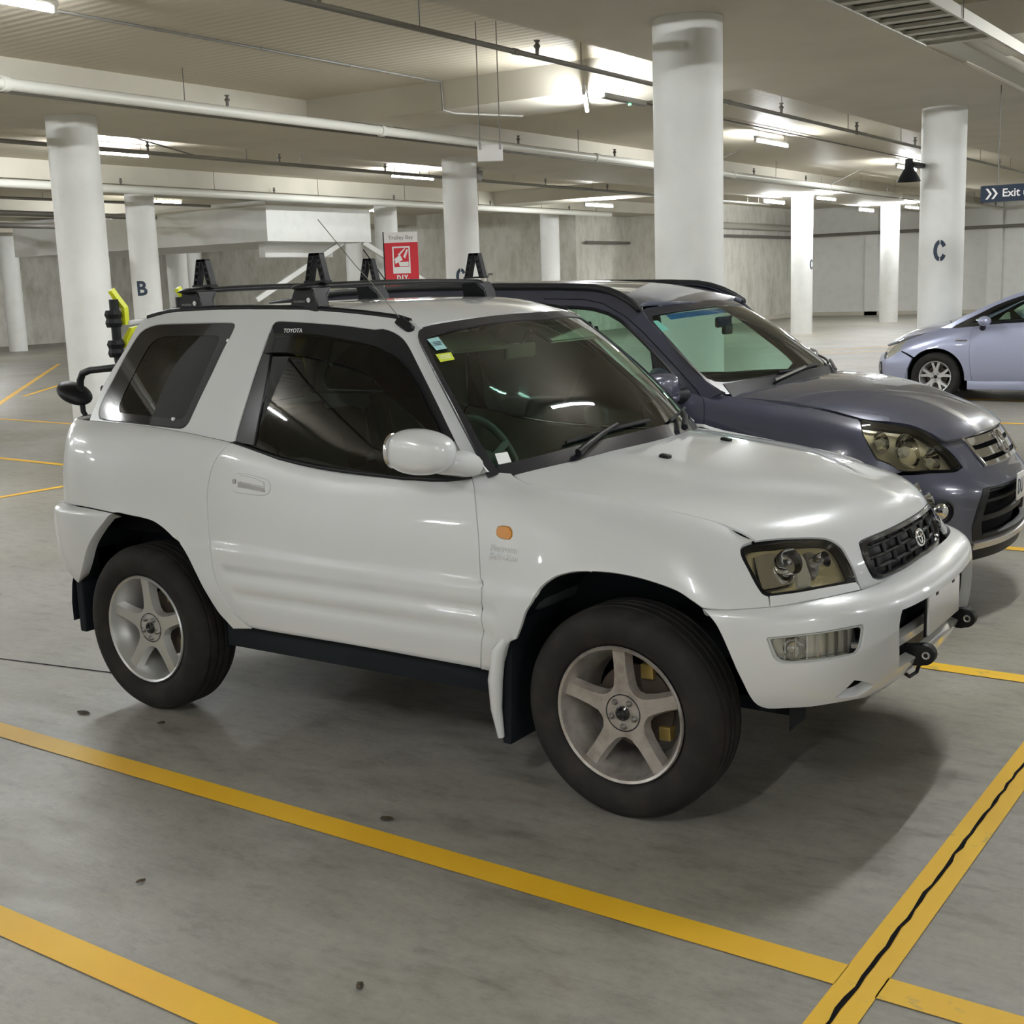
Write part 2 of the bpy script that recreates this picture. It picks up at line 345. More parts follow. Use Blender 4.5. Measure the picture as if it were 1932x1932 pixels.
M['floor'] = concrete_floor(); M['line'] = line_paint(); M['wall'] = stained_wall(); M['rib'] = rib_ceiling()

# ---------- object helpers ----------
def link(name, bm, m, parent=None, smooth=None, mats=None):
    me = bpy.data.meshes.new(name); bmesh.ops.recalc_face_normals(bm, faces=bm.faces[:]) if smooth != 'keep' else None
    bm.to_mesh(me); bm.free()
    for k in (mats or [m]): me.materials.append(k)
    if smooth is not None:
        me.polygons.foreach_set('use_smooth', [True] * len(me.polygons))
        if smooth != 'keep': me.set_sharp_from_angle(angle=math.radians(smooth))
    o = bpy.data.objects.new(name, me); COL.objects.link(o)
    if parent: o.parent = parent
    return o
def tag(o, label=None, cat=None, group=None, kind=None):
    if label: o['label'] = label
    if cat: o['category'] = cat
    if group: o['group'] = group
    if kind: o['kind'] = kind
    return o
def empty(name, loc, label, cat, group=None, rz=0):
    o = bpy.data.objects.new(name, None); COL.objects.link(o); o.location = loc; o.rotation_euler = (0, 0, rz); o.empty_display_size = .1
    return tag(o, label, cat, group)
def bx(bm, lo, hi, bev=0., mi=0):
    lo = Vector(lo); hi = Vector(hi)
    r = bmesh.ops.create_cube(bm, size=1, matrix=Matrix.Translation((lo + hi) / 2) @ Matrix.Diagonal((*(hi - lo), 1)))
    if bev:
        es = list({e for v in r['verts'] for e in v.link_edges}); bmesh.ops.bevel(bm, geom=es, offset=bev, segments=2, affect='EDGES', profile=.5)
    return r
def box(name, lo, hi, m, parent=None, bev=0.):
    bm = bmesh.new(); bx(bm, lo, hi, bev); return link(name, bm, m, parent, 40 if bev else None)
def tube(bm, pts, r, n=10, cap=True, closed=False):
    pts = [Vector(p) for p in pts]; rings = []; N = len(pts)
    rr = r if hasattr(r, '__len__') else [r] * N
    up = None
    for i, p in enumerate(pts):
        a = pts[(i - 1) % N] if (closed or i) else p; b = pts[(i + 1) % N] if (closed or i < N - 1) else p
        t = (b - a).normalized()
        if up is None: up = t.orthogonal().normalized()
        up = (up - t * up.dot(t)).normalized(); s = t.cross(up)
        rings.append([bm.verts.new(p + (up * math.cos(q) + s * math.sin(q)) * rr[i]) for q in [2 * math.pi * k / n for k in range(n)]])
    for i in range(N if closed else N - 1):
        A, B = rings[i], rings[(i + 1) % N]
        for k in range(n): bm.faces.new((A[k], A[(k + 1) % n], B[(k + 1) % n], B[k]))
    if cap and not closed: bm.faces.new(rings[0][::-1]); bm.faces.new(rings[-1])
def rod(name, pts, r, m, parent=None, n=10, closed=False):
    bm = bmesh.new(); tube(bm, pts, r, n, closed=closed); return link(name, bm, m, parent, 50)
def lathe(bm, prof, mtx, n=48, closed=False):
    """prof: (radius, axial) pairs, turned about local Z of mtx"""
    rings = [[bm.verts.new(mtx @ Vector((r * math.cos(2*math.pi*k/n), r * math.sin(2*math.pi*k/n), z))) for k in range(n)] for r, z in prof]
    for A, B in zip(rings, rings[1:] + ([rings[0]] if closed else [])):
        for k in range(n): bm.faces.new((A[k], A[(k+1) % n], B[(k+1) % n], B[k]))
    return rings
def prism(bm, poly, mtx, depth, bev=0.):
    """2-D polygon in local XY of mtx, extruded along local +Z"""
    a = [bm.verts.new(mtx @ Vector((x, y, 0))) for x, y in poly]; b = [bm.verts.new(mtx @ Vector((x, y, depth))) for x, y in poly]
    f = [bm.faces.new(a[::-1]), bm.faces.new(b)]; n = len(poly)
    for k in range(n): f.append(bm.faces.new((a[k], a[(k+1) % n], b[(k+1) % n], b[k])))
    if bev: bmesh.ops.bevel(bm, geom=[e for e in f[1].edges], offset=bev, segments=2, affect='EDGES', profile=.5)
    return f
def frame(origin, zaxis, up=(0, 0, 1)):
    """matrix whose Z looks along zaxis and whose Y is as near to up as it can be"""
    z = Vector(zaxis).normalized(); x = Vector(up).cross(z).normalized(); y = z.cross(x)
    return Matrix(((x.x, y.x, z.x, origin[0]), (x.y, y.y, z.y, origin[1]), (x.z, y.z, z.z, origin[2]), (0, 0, 0, 1)))
def text(name, body, mtx, size, m, parent=None, depth=.002, bold=0., shear=0., align='CENTER', squash=1.):
    cu = bpy.data.curves.new(name, 'FONT'); cu.body = body; cu.size = size; cu.extrude = depth; cu.align_x = align; cu.align_y = 'CENTER'; cu.offset = bold; cu.shear = shear; cu.resolution_u = 3
    tmp = bpy.data.objects.new(name, cu); COL.objects.link(tmp)
    dg = bpy.context.evaluated_depsgraph_get(); me = bpy.data.meshes.new_from_object(tmp.evaluated_get(dg)); bpy.data.objects.remove(tmp)
    me.name = name; me.materials.clear(); me.materials.append(m)
    me.transform(mtx @ Matrix.Diagonal((squash, 1, 1, 1)))
    o = bpy.data.objects.new(name, me); COL.objects.link(o)
    if parent: o.parent = parent
    return o

# ---------- panels cut from the smooth surfaces ----------
def pip(P, poly):
    x, y = P[:, 0], P[:, 1]; c = np.zeros(len(P), bool); q = np.roll(poly, -1, 0)
    for (x0, y0), (x1, y1) in zip(poly, q):
        if y0 == y1: continue
        k = ((y0 > y) != (y1 > y)) & (x < (x1 - x0) * (y - y0) / (y1 - y0) + x0); c ^= k
    return c
def smooth_loop(L, step, corner=32):
    """round off a hand-taken outline between its true corners and resample it"""
    L = np.asarray(L, float); n = len(L)
    d = np.roll(L, -1, 0) - L; a = np.arctan2(d[:, 1], d[:, 0]); t = np.abs((a - np.roll(a, 1) + np.pi) % (2*np.pi) - np.pi)
    cor = t > math.radians(corner); out = []
    for i in range(n):
        p0, p1, p2, p3 = L[i-1], L[i], L[(i+1) % n], L[(i+2) % n]
        m1 = (p2 - p1) if cor[i] else (p2 - p0) / 2; m2 = (p2 - p1) if cor[(i+1) % n] else (p3 - p1) / 2
        # keep tangents from overshooting on uneven spacing
        ln = np.linalg.norm(p2 - p1)
        for mm in (m1, m2):
            q = np.linalg.norm(mm)
            if q > ln > 0: mm *= ln / q
        k = max(1, int(np.ceil(ln / step)))
        for s in np.arange(k) / k:
            out.append((2*s**3-3*s*s+1)*p1 + (s**3-2*s*s+s)*m1 + (-2*s**3+3*s*s)*p2 + (s**3-s*s)*m2)
    return np.array(out)
def area2(L): return .5 * np.sum(L[:, 0] * np.roll(L[:, 1], -1) - np.roll(L[:, 0], -1) * L[:, 1])
def inset(L, g):
    """move a counter-clockwise loop inwards by g"""
    d = np.roll(L, -1, 0) - L; d /= np.maximum(np.linalg.norm(d, axis=1, keepdims=True), 1e-9)
    n = np.stack([-d[:, 1], d[:, 0]], 1); m = n + np.roll(n, 1, 0); m /= np.maximum(np.linalg.norm(m, axis=1, keepdims=True), .35)
    return L + m * g
def dedupe(L, e=1e-4):
    k = [0]
    for i in range(1, len(L)):
        if np.linalg.norm(L[i] - L[k[-1]]) > e: k.append(i)
    L = L[k]
    if np.linalg.norm(L[0] - L[-1]) < e: L = L[:-1]
    return L
class Sheet:
    """one surface with metric scales, its outward side and a lift"""
    def __init__(s, surf, centre=(0, 0, .8), wscale=None):
        s.f = surf; s.c = np.array(centre); s.ws = wscale
    def nrm(s, u, w):
        e = 1e-3
        a = s.f.ev(u + e, w) - s.f.ev(u - e, w); b = s.f.ev(u, w + e) - s.f.ev(u, w - e)
        n = np.cross(a, b); n /= np.maximum(np.linalg.norm(n, axis=1, keepdims=True), 1e-12)
        return n
def panel(name, sh, loop, m, parent=None, holes=(), step=.03, gap=.002, rim=.014, lift=0., sides=(1,), corner=32, rnd=.004, raw=False, mats=None, holerim=True):
    """cut an outline out of a surface; sides -1 gives the mirrored twin on the car's left. Returns the objects made."""
    loop = np.asarray(loop, float); u0, w0 = loop.mean(0)
    e = 1e-3
    su = np.linalg.norm(sh.f.ev(np.array([u0+e]), np.array([w0])) - sh.f.ev(np.array([u0-e]), np.array([w0]))) / (2*e)
    sw = np.linalg.norm(sh.f.ev(np.array([u0]), np.array([w0+e])) - sh.f.ev(np.array([u0]), np.array([w0-e]))) / (2*e)
    S = np.array([su, sw])
    def prep(L, g):
        L = dedupe(np.asarray(L, float) * S)
        if not raw: L = dedupe(smooth_loop(L, step * .8, corner))
        if area2(L) < 0: L = L[::-1]
        return inset(L, g)
    outer = prep(loop, gap); hs = [prep(h, -gap) for h in holes]
    mn, mx = outer.min(0), outer.max(0)
    gx, gy = np.meshgrid(np.arange(mn[0], mx[0], step), np.arange(mn[1], mx[1], step)); G = np.stack([gx.ravel(), gy.ravel()], 1)
    if len(G):
        k = pip(G, outer)
        for h in hs: k &= ~pip(G, h)
        B = np.concatenate([outer] + hs)
        G = G[k]
        if len(G): G = G[((G[:, None] - B[None]) ** 2).sum(2).min(1) > (step * .4) ** 2]
    V = np.concatenate([outer] + hs + ([G] if len(G) else [])); E = []; o = 0; loops = []
    for L in [outer] + hs:
        n = len(L); E += [(o + i, o + (i + 1) % n) for i in range(n)]; loops.append(list(range(o, o + n))); o += n
    rv, re_, rf, ov, oe, of = delaunay_2d_cdt([Vector(p) for p in V], E, [], 0, 1e-6, True)
    RV = np.array([tuple(p) for p in rv]); F = [f for f in rf]
    C = np.array([RV[list(f)].mean(0) for f in F]); k = pip(C, outer)
    for h in hs: k &= ~pip(C, h)
    F = [f for f, q in zip(F, k) if q]
    UV = RV / S; P = sh.f.ev(UV[:, 0], UV[:, 1]); N = sh.nrm(UV[:, 0], UV[:, 1])
    if np.sum((P.mean(0) - sh.c) * N.mean(0)) < 0: N = -N
    P = P + N * lift
    first = {}
    for i, l in enumerate(ov):
        for q in l: first[q] = i
    out = []
    for sd in sides:
        bm = bmesh.new(); fl = np.array([1, sd, 1.])
        vs = [bm.verts.new(p * fl) for p in P]
        for f in F:
            try: bm.faces.new([vs[i] for i in f])
            except ValueError: pass
        if rim:
            for li, L in enumerate(loops):
                if li and not holerim: continue
                idx = [first.get(i) for i in L]; idx = [i for i in idx if i is not None]
                a = RV[idx]; sgn = -1 if li == 0 else 1
                r1 = inset(a, sgn * rnd * .6); rings = []
                for ring, dz in ((r1, rnd), (r1, rim)):
                    q = sh.f.ev(ring[:, 0] / su, ring[:, 1] / sw) + N[idx] * (lift - dz); rings.append([bm.verts.new(p * fl) for p in q])
                rs = [[vs[i] for i in idx]] + rings; n = len(idx)
                for A, Bq in zip(rs, rs[1:]):
                    for j in range(n):
                        try: bm.faces.new((A[j], A[(j+1) % n], Bq[(j+1) % n], Bq[j]))
                        except ValueError: pass
        for v in [v for v in bm.verts if not v.link_faces]: bm.verts.remove(v)
        ob = link(name, bm, m, parent, 50, mats)
        # face outwards
        me = ob.data; nn = np.zeros(3); c = np.zeros(3)
        f0 = me.polygons[0]; nv = np.array(f0.normal)
        i0 = np.argmin(((P * fl - np.array(f0.center)) ** 2).sum(1))
        if np.dot(nv, N[i0] * fl) < 0: me.flip_normals()
        out.append(ob)
    return out
def at(sh, u, w, lift=0., side=1):
    u = np.array([u], float); w = np.array([w], float); p = sh.f.ev(u, w)[0]; n = sh.nrm(u, w)[0]
    if np.dot(p - sh.c, n) < 0: n = -n
    f = np.array([1, side, 1.]); return Vector((p + n * lift) * f), Vector(n * f)
# ================= the garage =================
TH = -.019; TV = Vector((math.cos(TH), math.sin(TH), 0)); NV = Vector((-math.sin(TH), math.cos(TH), 0))
def struct(name, lo, hi, m, bev=0.): return tag(box(name, lo, hi, m, None, bev), kind='structure')
struct('floor', (-40, -27, -.2), (26, 46, 0), M['floor'])
struct('ceiling', (-40, -27, 4.2), (26, 46, 4.4), M['rib'])
struct('wall_left', (-39.8, -27, 0), (-39.5, 33, 4.2), M['wall'])
struct('wall_back', (-39.5, 32.5, 0), (-18.9, 32.8, 4.2), M['wall'])
struct('wall_stained', (-19.2, 32.8, 0), (-18.9, 36.3, 4.2), M['wall'])
struct('wall_inner', (-18.9, 36, 0), (-16.2, 36.3, 4.2), M['wall'])
struct('wall_streaked', (-16.5, 36.3, 0), (-16.2, 45.5, 4.2), M['wall'])
struct('wall_far', (-16.5, 45.5, 0), (26, 45.8, 4.2), M['plaster'])
struct('wall_right', (25.8, -27, 0), (26, 45.5, 4.2), M['plaster'])
struct('wall_behind', (-40, -27, 0), (26, -26.8, 4.2), M['plaster'])
# pilasters and kerb on the far wall
for k, x in enumerate((-13.2, -8.6, -5.6, -3.0, -.4, 2.2)):
    struct('trim_%d' % (k + 1), (x - .25, 45.3, 0), (x + .25, 45.5, 4.2), M['plaster'])
struct('baseboard_far', (-16.2, 45.3, 0), (26, 45.5, .14), M['beamp'])
struct('baseboard_streaked', (-16.2, 36.3, 0), (-16.0, 45.3, .14), M['beamp'])
GX = (-34.8, -26.7, -18.6, -10.3, -2.05, 6.1, 14.2, 22.3); GY = (-17.6, -9.8, -1.8, 6.2, 14.2, 22.3, 30.4, 38.3)
for k, x in enumerate(GX):
    o = struct('beam', (x - 1.2, -26.8, 3.85), (x + 1.2, 45.5, 4.2), M['beamp']); 
struct('cross_beam', (-9.1, 9.1, 3.85), (-3.25, 10.4, 4.2), M['beamp'])
struct('cross_beam', (-17.4, 25.6, 3.85), (-11.5, 26.9, 4.2), M['beamp'])
struct('cross_beam', (-.85, 9.1, 3.86), (4.9, 10.4, 4.2), M['beamp'])
# columns
SEEN = {(-2.05, 6.2): 'thick white round column behind the grey car', (-10.3, 6.2): 'white round column behind the tail of the white car', (-2.05, 14.2): 'white round column with a black letter C behind the pale blue car',
        (-10.3, 14.2): 'white round column to the right of the red trolley bay sign', (-18.6, 14.2): 'white round column with a black letter B', (-18.6, 22.3): 'distant white column just left of the trolley bay sign',
        (-10.3, 30.4): 'distant white column with bright lamps on both sides, nearer of two', (-10.3, 38.3): 'farthest thin white column with bright lamps on both sides',
        (-18.6, 30.4): 'thin white column standing against the stained wall', (-26.7, 22.3): 'far white column seen just above the rear roof bar', (-34.8, 22.3): 'far white column at the left edge of the photo'}
def column(x, y):
    bm = bmesh.new(); lathe(bm, [(.30, 0), (.30, 3.85)], Matrix.Translation((0, 0, 0)), 48)
    o = link('column', bm, M['plaster'], None, 60); o.location = (x, y, 0); tag(o, SEEN.get((x, y)), 'column', 'round columns', 'structure')
    return o
for x in GX:
    for y in GY:
        if y > 33 and x < -16: continue
        if x < -18 and y > 32: continue
        if x == -26.7 and y == 30.4: pass
        column(x, y)
def letter_on_column(name, ch, x, y, z, h, ang, label):
    """stencilled letter wrapped on the round face: built flat in (angle, height) and bent round the column"""
    m = Matrix.Identity(4); o = text(name, ch, m, h * 1.38, M['ink'], None, .0, .012)
    me = o.data; R = .3045
    bm = bmesh.new(); bm.from_mesh(me)
    cuts = [e for e in bm.edges]; bmesh.ops.subdivide_edges(bm, edges=cuts, cuts=3)
    for v in bm.verts:
        a = ang + v.co.x / R; v.co = Vector((x + R * math.cos(a), y + R * math.sin(a), z + v.co.y))
    bm.to_mesh(me); bm.free(); return tag(o, label, 'letter')
def stencil_c(x, y, z, ang, label):
    bm = bmesh.new(); R = .3045
    for a0, a1 in ((97, 263), (84, 28), (276, 332)):
        pv = None
        for q in np.radians(np.linspace(a0, a1, 14)):
            row = [bm.verts.new((x + R * math.cos(ang + k * .088 * math.cos(q) / R), y + R * math.sin(ang + k * .088 * math.cos(q) / R), z + (.145 if k == 1 else .088) * math.sin(q))) for k in (1, .42)]
            if pv: bm.faces.new((pv[0], pv[1], row[1], row[0]))
            pv = row
    return tag(link('column_letter', bm, M['ink']), label, 'letter')
stencil_c(-2.05, 14.2, 1.93, math.radians(-78), 'black stencilled letter C on the column behind the pale blue car')
letter_on_column('column_letter', 'B', -18.6, 14.2, 1.83, .30, math.radians(-60), 'black stencilled letter B on the column left of the white car roof')
stencil_c(-10.3, 30.4, 1.93, math.radians(-8), 'black letter half out of sight round the thin distant column')
stencil_c(-10.3, 14.2, 1.83, math.radians(-62), 'black letter low on the column behind the roof bar')
# painted bay lines
def line(s0, n0, s1, n1, w, label, name='parking_line'):
    a = TV * s0 + NV * n0; b = TV * s1 + NV * n1; d = (b - a).normalized(); q = Vector((-d.y, d.x, 0)) * (w / 2)
    bm = bmesh.new(); N = max(2, int((b - a).length / .25)); rows = []
    for k in range(N + 1):
        p = a + (b - a) * k / N; rows.append((bm.verts.new(p + q + Vector((0, 0, .003))), bm.verts.new(p - q + Vector((0, 0, .003)))))
    for A, B in zip(rows, rows[1:]): bm.faces.new((A[0], A[1], B[1], B[0]))
    return tag(link(name, bm, M['line']), label, 'floor marking', None, 'structure')
line(-9, -1.322, 2.03, -1.322, .102, 'yellow bay line on the near side of the white car')
line(-9, -2.252, 2.03, -2.252, .102, 'yellow line at the bottom left corner')
line(-3.2, 1.235, 4.5, 1.228, .10, 'yellow bay line between the white and the grey car')
line(-3.2, 3.778, 4.5, 3.778, .095, 'yellow bay line on the far side of the grey car')
line(2.081, -3.5, 2.081, 6.5, .106, 'yellow front line crossing the bay lines in front of the white car')
line(2.13, -1.329, 7, -1.329, .10, 'yellow line continuing past the front line at the bottom right')
line(-6.86, -2.3, -6.86, 8.5, .09, 'yellow line behind the tail of the white car')
for k in range(4):
    line(-6.86, 3.78 + 2.55 * k, -13.6, 4.1 + 2.55 * k, .09, 'faint yellow bay line far behind the white car, number %s from the front' % ('one', 'two', 'three', 'four')[k])
line(-26, 16.6, -14.5, 7.0, .10, 'slanting faint yellow line far left on the floor')
line(-25, 18.6, -17, 9.4, .10, 'second slanting faint yellow line far left on the floor')
line(-7.6, 22.4, -5.8, 25.2, .09, 'slanting faint yellow line beyond the grey car'); line(-7.6, 21.2, -4, 24.6, .09, 'second slanting faint yellow line beyond the grey car')
line(-6, 12.85, 6, 12.7, .09, 'yellow line under the pale blue car'); line(-6, 10.2, 6, 10.3, .09, 'yellow bay line in front of the pale blue car')
# the saw-cut joint along the front line
rj = random.Random(3); bm = bmesh.new(); prev = None
for k in range(160):
    n = -4 + k * .055; p = TV * (2.078 + rj.uniform(-.004, .004)) + NV * n; w = .0035 + .004 * rj.random()
    cur = (bm.verts.new(p - TV * w + Vector((0, 0, .0045))), bm.verts.new(p + TV * w + Vector((0, 0, .0045))))
    if prev: bm.faces.new((prev[0], prev[1], cur[1], cur[0]))
    prev = cur
tag(link('floor_joint', bm, M['inner']), 'dark cracked joint running along the front line', 'floor joint', None, 'structure')
bm = bmesh.new(); a = Vector((-4.2, -.97, .002)); b = Vector((-1.55, -.55, .002)); q = Vector((.0015, -.005, 0))
bm.faces.new([bm.verts.new(p) for p in (a + q, a - q, b - q, b + q)])
tag(link('floor_joint', bm, M['inner']), 'thin joint in the floor behind the rear wheel', 'floor joint', None, 'structure')
# leaves and specks on the floor
M['leaf'] = mat('dead_leaf', (.045, .030, .015), .8)
for k, (x, y, s, lab) in enumerate([(-1.32, -1.0, .03, 'brown dead leaf beside the rear wheel'), (-.93, -.93, .016, 'dark leaf just below the rear tyre'), (1.02, -2.0, .016, 'dark leaf beyond the bay line near the middle'), (.45, -1.2, .022, 'crumpled dark leaf by the middle of the bay line'), (.1, -1.9, .014, 'small dark leaf between the two bottom lines')]):
    bm = bmesh.new(); r = random.Random(k); n = 9
    c0 = bm.verts.new((0, 0, .012)); ring = [bm.verts.new((s * (1 + .3 * r.random()) * math.cos(2*math.pi*i/n), s * .5 * (1 + .4 * r.random()) * math.sin(2*math.pi*i/n), .003 + .006 * r.random())) for i in range(n)]
    for i in range(n): bm.faces.new((c0, ring[i], ring[(i+1) % n]))
    o = link('dead_leaf', bm, M['leaf']); o.location = (x, y, 0); o.rotation_euler = (0, 0, k * 1.1); tag(o, lab, 'leaf', 'dead leaves on the floor')

# ---------- lamps ----------
def batten():
    bm = bmesh.new(); bx(bm, (-.022, -.78, .0), (.022, .78, .05), .006)
    t = link('fluorescent_batten', bm, M['fix'], None, 40)
    for sx in (0,):
        bm = bmesh.new(); lathe(bm, [(.001, -.72), (.019, -.72), (.019, .72), (.001, .72)], Matrix.Translation((sx, 0, -.034)) @ Matrix.Rotation(math.pi/2, 4, 'X'), 12); link('tube', bm, M['tube'], t, 40)
    for sy in (-1, 1):
        bm = bmesh.new(); bx(bm, (-.022, sy * .745 - .02, -.055), (.022, sy * .745 + .02, .0), .004); link('end_cap', bm, M['fix'], t, 40)
    for sy in (-.6, .6):
        bm = bmesh.new(); tube(bm, [(0, sy, .045), (0, sy, .16)], .008, 6); link('hanger', bm, M['galv'], t)
    return t
def dup(root, loc, label=None, group=None, rz=None):
    r = root.copy(); COL.objects.link(r); r.location = loc
    if rz is not None: r.rotation_euler = (0, 0, rz)
    if label: r['label'] = label
    if group: r['group'] = group
    for ch in list(root.children):
        c = ch.copy(); COL.objects.link(c); c.parent = r; c.matrix_parent_inverse = ch.matrix_parent_inverse
        for g in ch.children:
            d = g.copy(); COL.objects.link(d); d.parent = c
    return r
LX = (-31, -22.6, -14.45, -6.2, 1.85, 10, 18.2); LY = (-21.5, -13.9, -5.8, 2.2, 10.2, 18.2, 26.3, 34.3, 42)
SEENL = {(-6.2, 18.2): 'bright fluorescent batten lighting the ceiling right of the thick column', (-6.2, 26.3): 'bright fluorescent batten beside the column with the letter C', (-14.45, 10.2): 'fluorescent batten half hidden behind the beam, left of the hanging white sign',
         (-14.45, 18.2): 'fluorescent batten half hidden behind the beam, beside the column right of the trolley sign', (-6.2, 10.2): 'lit batten under the cross beam left of the thick column', (-14.45, 26.3): 'fluorescent batten beyond the thick column on its left', (1.85, 26.3): 'far batten above the exit sign'}
b0 = None
for x in LX:
    for y in LY:
        if (x < -16 and y > 33) : continue
        z = 4.05 if (x, y) not in ((-14.45, 26.3), (1.85, 10.2)) else 3.70
        if (x, y) == (-6.2, 10.2) or (y > 33 and -15 < x < -5): continue
        lab = SEENL.get((x, y), 'white fluorescent batten out of sight under the ceiling')
        if b0 is None: b0 = batten(); b0.location = (x, y, z); tag(b0, lab, 'ceiling light', 'fluorescent battens')
        else: dup(b0, (x, y, z), lab)
dup(b0, (-4.85, 9.25, 3.78), 'lit batten seen almost end on under the cross beam, left of the thick column', None, math.radians(29))
# bright pairs beside the two far columns
for y, lab in ((30.4, 'nearer thin column'), (38.3, 'farthest thin column')):
    for sx, sd in ((-1, 'left'), (1, 'right')):
        dup(b0, (-10.3 + sx * .75, y - .2, 3.70), 'bright lamp hanging just %s of the %s' % (sd, lab))
t = empty('emergency_batten', (-4.36, 9.27, 3.70), 'dark unlit batten with a green pilot light left of the thick column', 'ceiling light')
bm = bmesh.new(); bx(bm, (-.05, -.5, 0), (.05, .5, .06), .01); link('housing', bm, M['conduit'], t, 40)
bm = bmesh.new(); bx(bm, (-.015, .15, -.02), (.015, .17, 0)); link('pilot_light', bm, M['green'], t)
bm = bmesh.new(); tube(bm, [(0, 0, .05), (0, 0, .5)], .01, 6); link('hanger', bm, M['galv'], t)

# ---------- pipes ----------
def pipe_run(name, pts, r, m, label, hang=None, cat='pipe', htop=None, heads=None, collars=None):
    t = empty(name, pts[0], label, cat); o = Vector(pts[0])
    bm = bmesh.new(); tube(bm, [Vector(p) - o for p in pts], r, 12); link('pipe', bm, m, t, 60)
    a, b = Vector(pts[0]) - o, Vector(pts[-1]) - o; L = (b - a).length
    if hang:
        d = hang * .6
        while d < L:
            p = a + (b - a) * d / L; bm = bmesh.new(); tube(bm, [p + Vector((0, 0, r * .8)), Vector((p.x, p.y, (htop or 4.2) - o.z))], .006, 6); link('hanger_rod', bm, M['dkpipe'], t); d += hang
    if heads:
        d = heads * .45
        while d < L:
            p = a + (b - a) * d / L; bm = bmesh.new(); tube(bm, [p, p + Vector((0, 0, r + .05))], .018, 8); lathe(bm, [(.02, r + .05), (.035, r + .07), (.012, r + .10), (.03, r + .12), (.03, r + .125)], Matrix.Translation(p), 10); link('sprinkler_head', bm, M['dkpipe'], t, 40); d += heads
    if collars:
        d = collars * .4
        while d < L:
            p = a + (b - a) * d / L; bm = bmesh.new(); q = (b - a).normalized(); tube(bm, [p - q * .04, p + q * .04], r * 1.25, 12); link('collar', bm, m, t, 40); d += collars
    return t
pipe_run('main_pipe', [(-8.33, -10, 3.78), (-8.33, 45, 3.78)], .062, M['pipe'], 'large white pipe running along the beam edge over the grey car', 2.9, heads=3.1, collars=5.8)
pipe_run('sprinkler_pipe', [(-3.67, -10, 3.76), (-3.67, 45, 3.76)], .024, M['dkpipe'], 'thin dark sprinkler pipe crossing behind the thick column', 2.6, heads=3.0, collars=4.7)
pipe_run('sprinkler_pipe', [(-11.85, -6, 3.72), (-11.9, 32, 3.72)], .03, M['dkpipe'], 'dark sprinkler pipe running across under the half hidden battens', 3.2, heads=2.7)
pipe_run('beam_conduit', [(-9.07, -8, 3.835), (-9.07, 40, 3.835)], .016, M['dkpipe'], 'dark conduit along the lower edge of the beam', None)
pipe_run('main_pipe', [(-17.31, -6, 3.74), (-17.31, 32, 3.74)], .078, M['pipe'], 'white pipe along the second beam above the duct', 3.2, heads=4.2)
pipe_run('sprinkler_pipe', [(-19.9, -4, 3.72), (-19.9, 17.4, 3.72)], .03, M['dkpipe'], 'dark pipe far left behind the column with the letter B', 3.0)
for k, (x, z, r) in enumerate(((-21.6, 3.55, .06), (-23.2, 3.62, .04), (-24.8, 3.5, .07), (-28.6, 3.55, .06), (-31.5, 3.5, .05))):
    pipe_run('distant_pipe', [(x, -4, z), (x, 17.2, z)], r, M['dkpipe'] if k % 2 == 0 else M['pipe'], '%s of the pipes across the far left bays' % ('first', 'second', 'third', 'fourth', 'fifth')[k])
pipe_run('wall_pipe', [(-18.75, 32.9, 2.95), (-18.75, 35.9, 2.95)], .05, M['dkpipe'], 'dark pipe along the top of the stained wall')
pipe_run('wall_pipe', [(-16.1, 36.4, 3.1), (-16.1, 45, 3.1)], .05, M['dkpipe'], 'dark pipe along the top of the streaked wall')
pipe_run('wall_pipe', [(-16, 45.2, 3.15), (10, 45.2, 3.15)], .06, M['dkpipe'], 'dark pipe along the top of the far wall')
pipe_run('tray_run', [(-16.07, 36.5, 3.45), (-16.07, 45, 3.45)], .12, M['galv'], 'grey cable tray above the streaked wall', cat='cable tray')
pipe_run('conduit', [(-6.78, -3, 4.17), (-6.80, 8.95, 4.17)], .014, M['conduit'], 'thin conduit along the ribbed ceiling at the top left', collars=1.4)
bm = bmesh.new(); tube(bm, [(-6.80, 8.95, 4.17), (-6.80, 9.05, 4.17), (-6.80, 9.07, 3.84), (-6.80, 9.3, 3.82), (-6.35, 10.2, 3.82)], .014, 8); tag(link('conduit_drop', bm, M['conduit'], None, 60), 'bent conduit dropping over the cross beam', 'conduit')
pipe_run('conduit', [(-5.9, 10.45, 4.17), (-5.9, 30, 4.17)], .014, M['conduit'], 'thin conduit leading from batten to batten right of the thick column', collars=2)
for own, p, q in (('sprinkler_pipe.001', (-12.7, 8.3, 4.18), (-11.87, 9.6, 3.74)), ('sprinkler_pipe.001', (-12.9, 11.7, 4.18), (-11.9, 10.7, 3.74)), ('main_pipe', (-7.7, 20.3, 4.18), (-8.33, 19.6, 3.80)), ('main_pipe', (-7.7, 27.6, 4.18), (-8.33, 27, 3.80)), ('main_pipe.001', (-16.6, 23.6, 4.18), (-17.25, 23.2, 3.76))):
    r = bpy.data.objects[own]; o = Vector(r.location); bm = bmesh.new(); tube(bm, [Vector(p) - o, Vector(q) - o], .012, 6); link('brace', bm, M['dkpipe'], r)

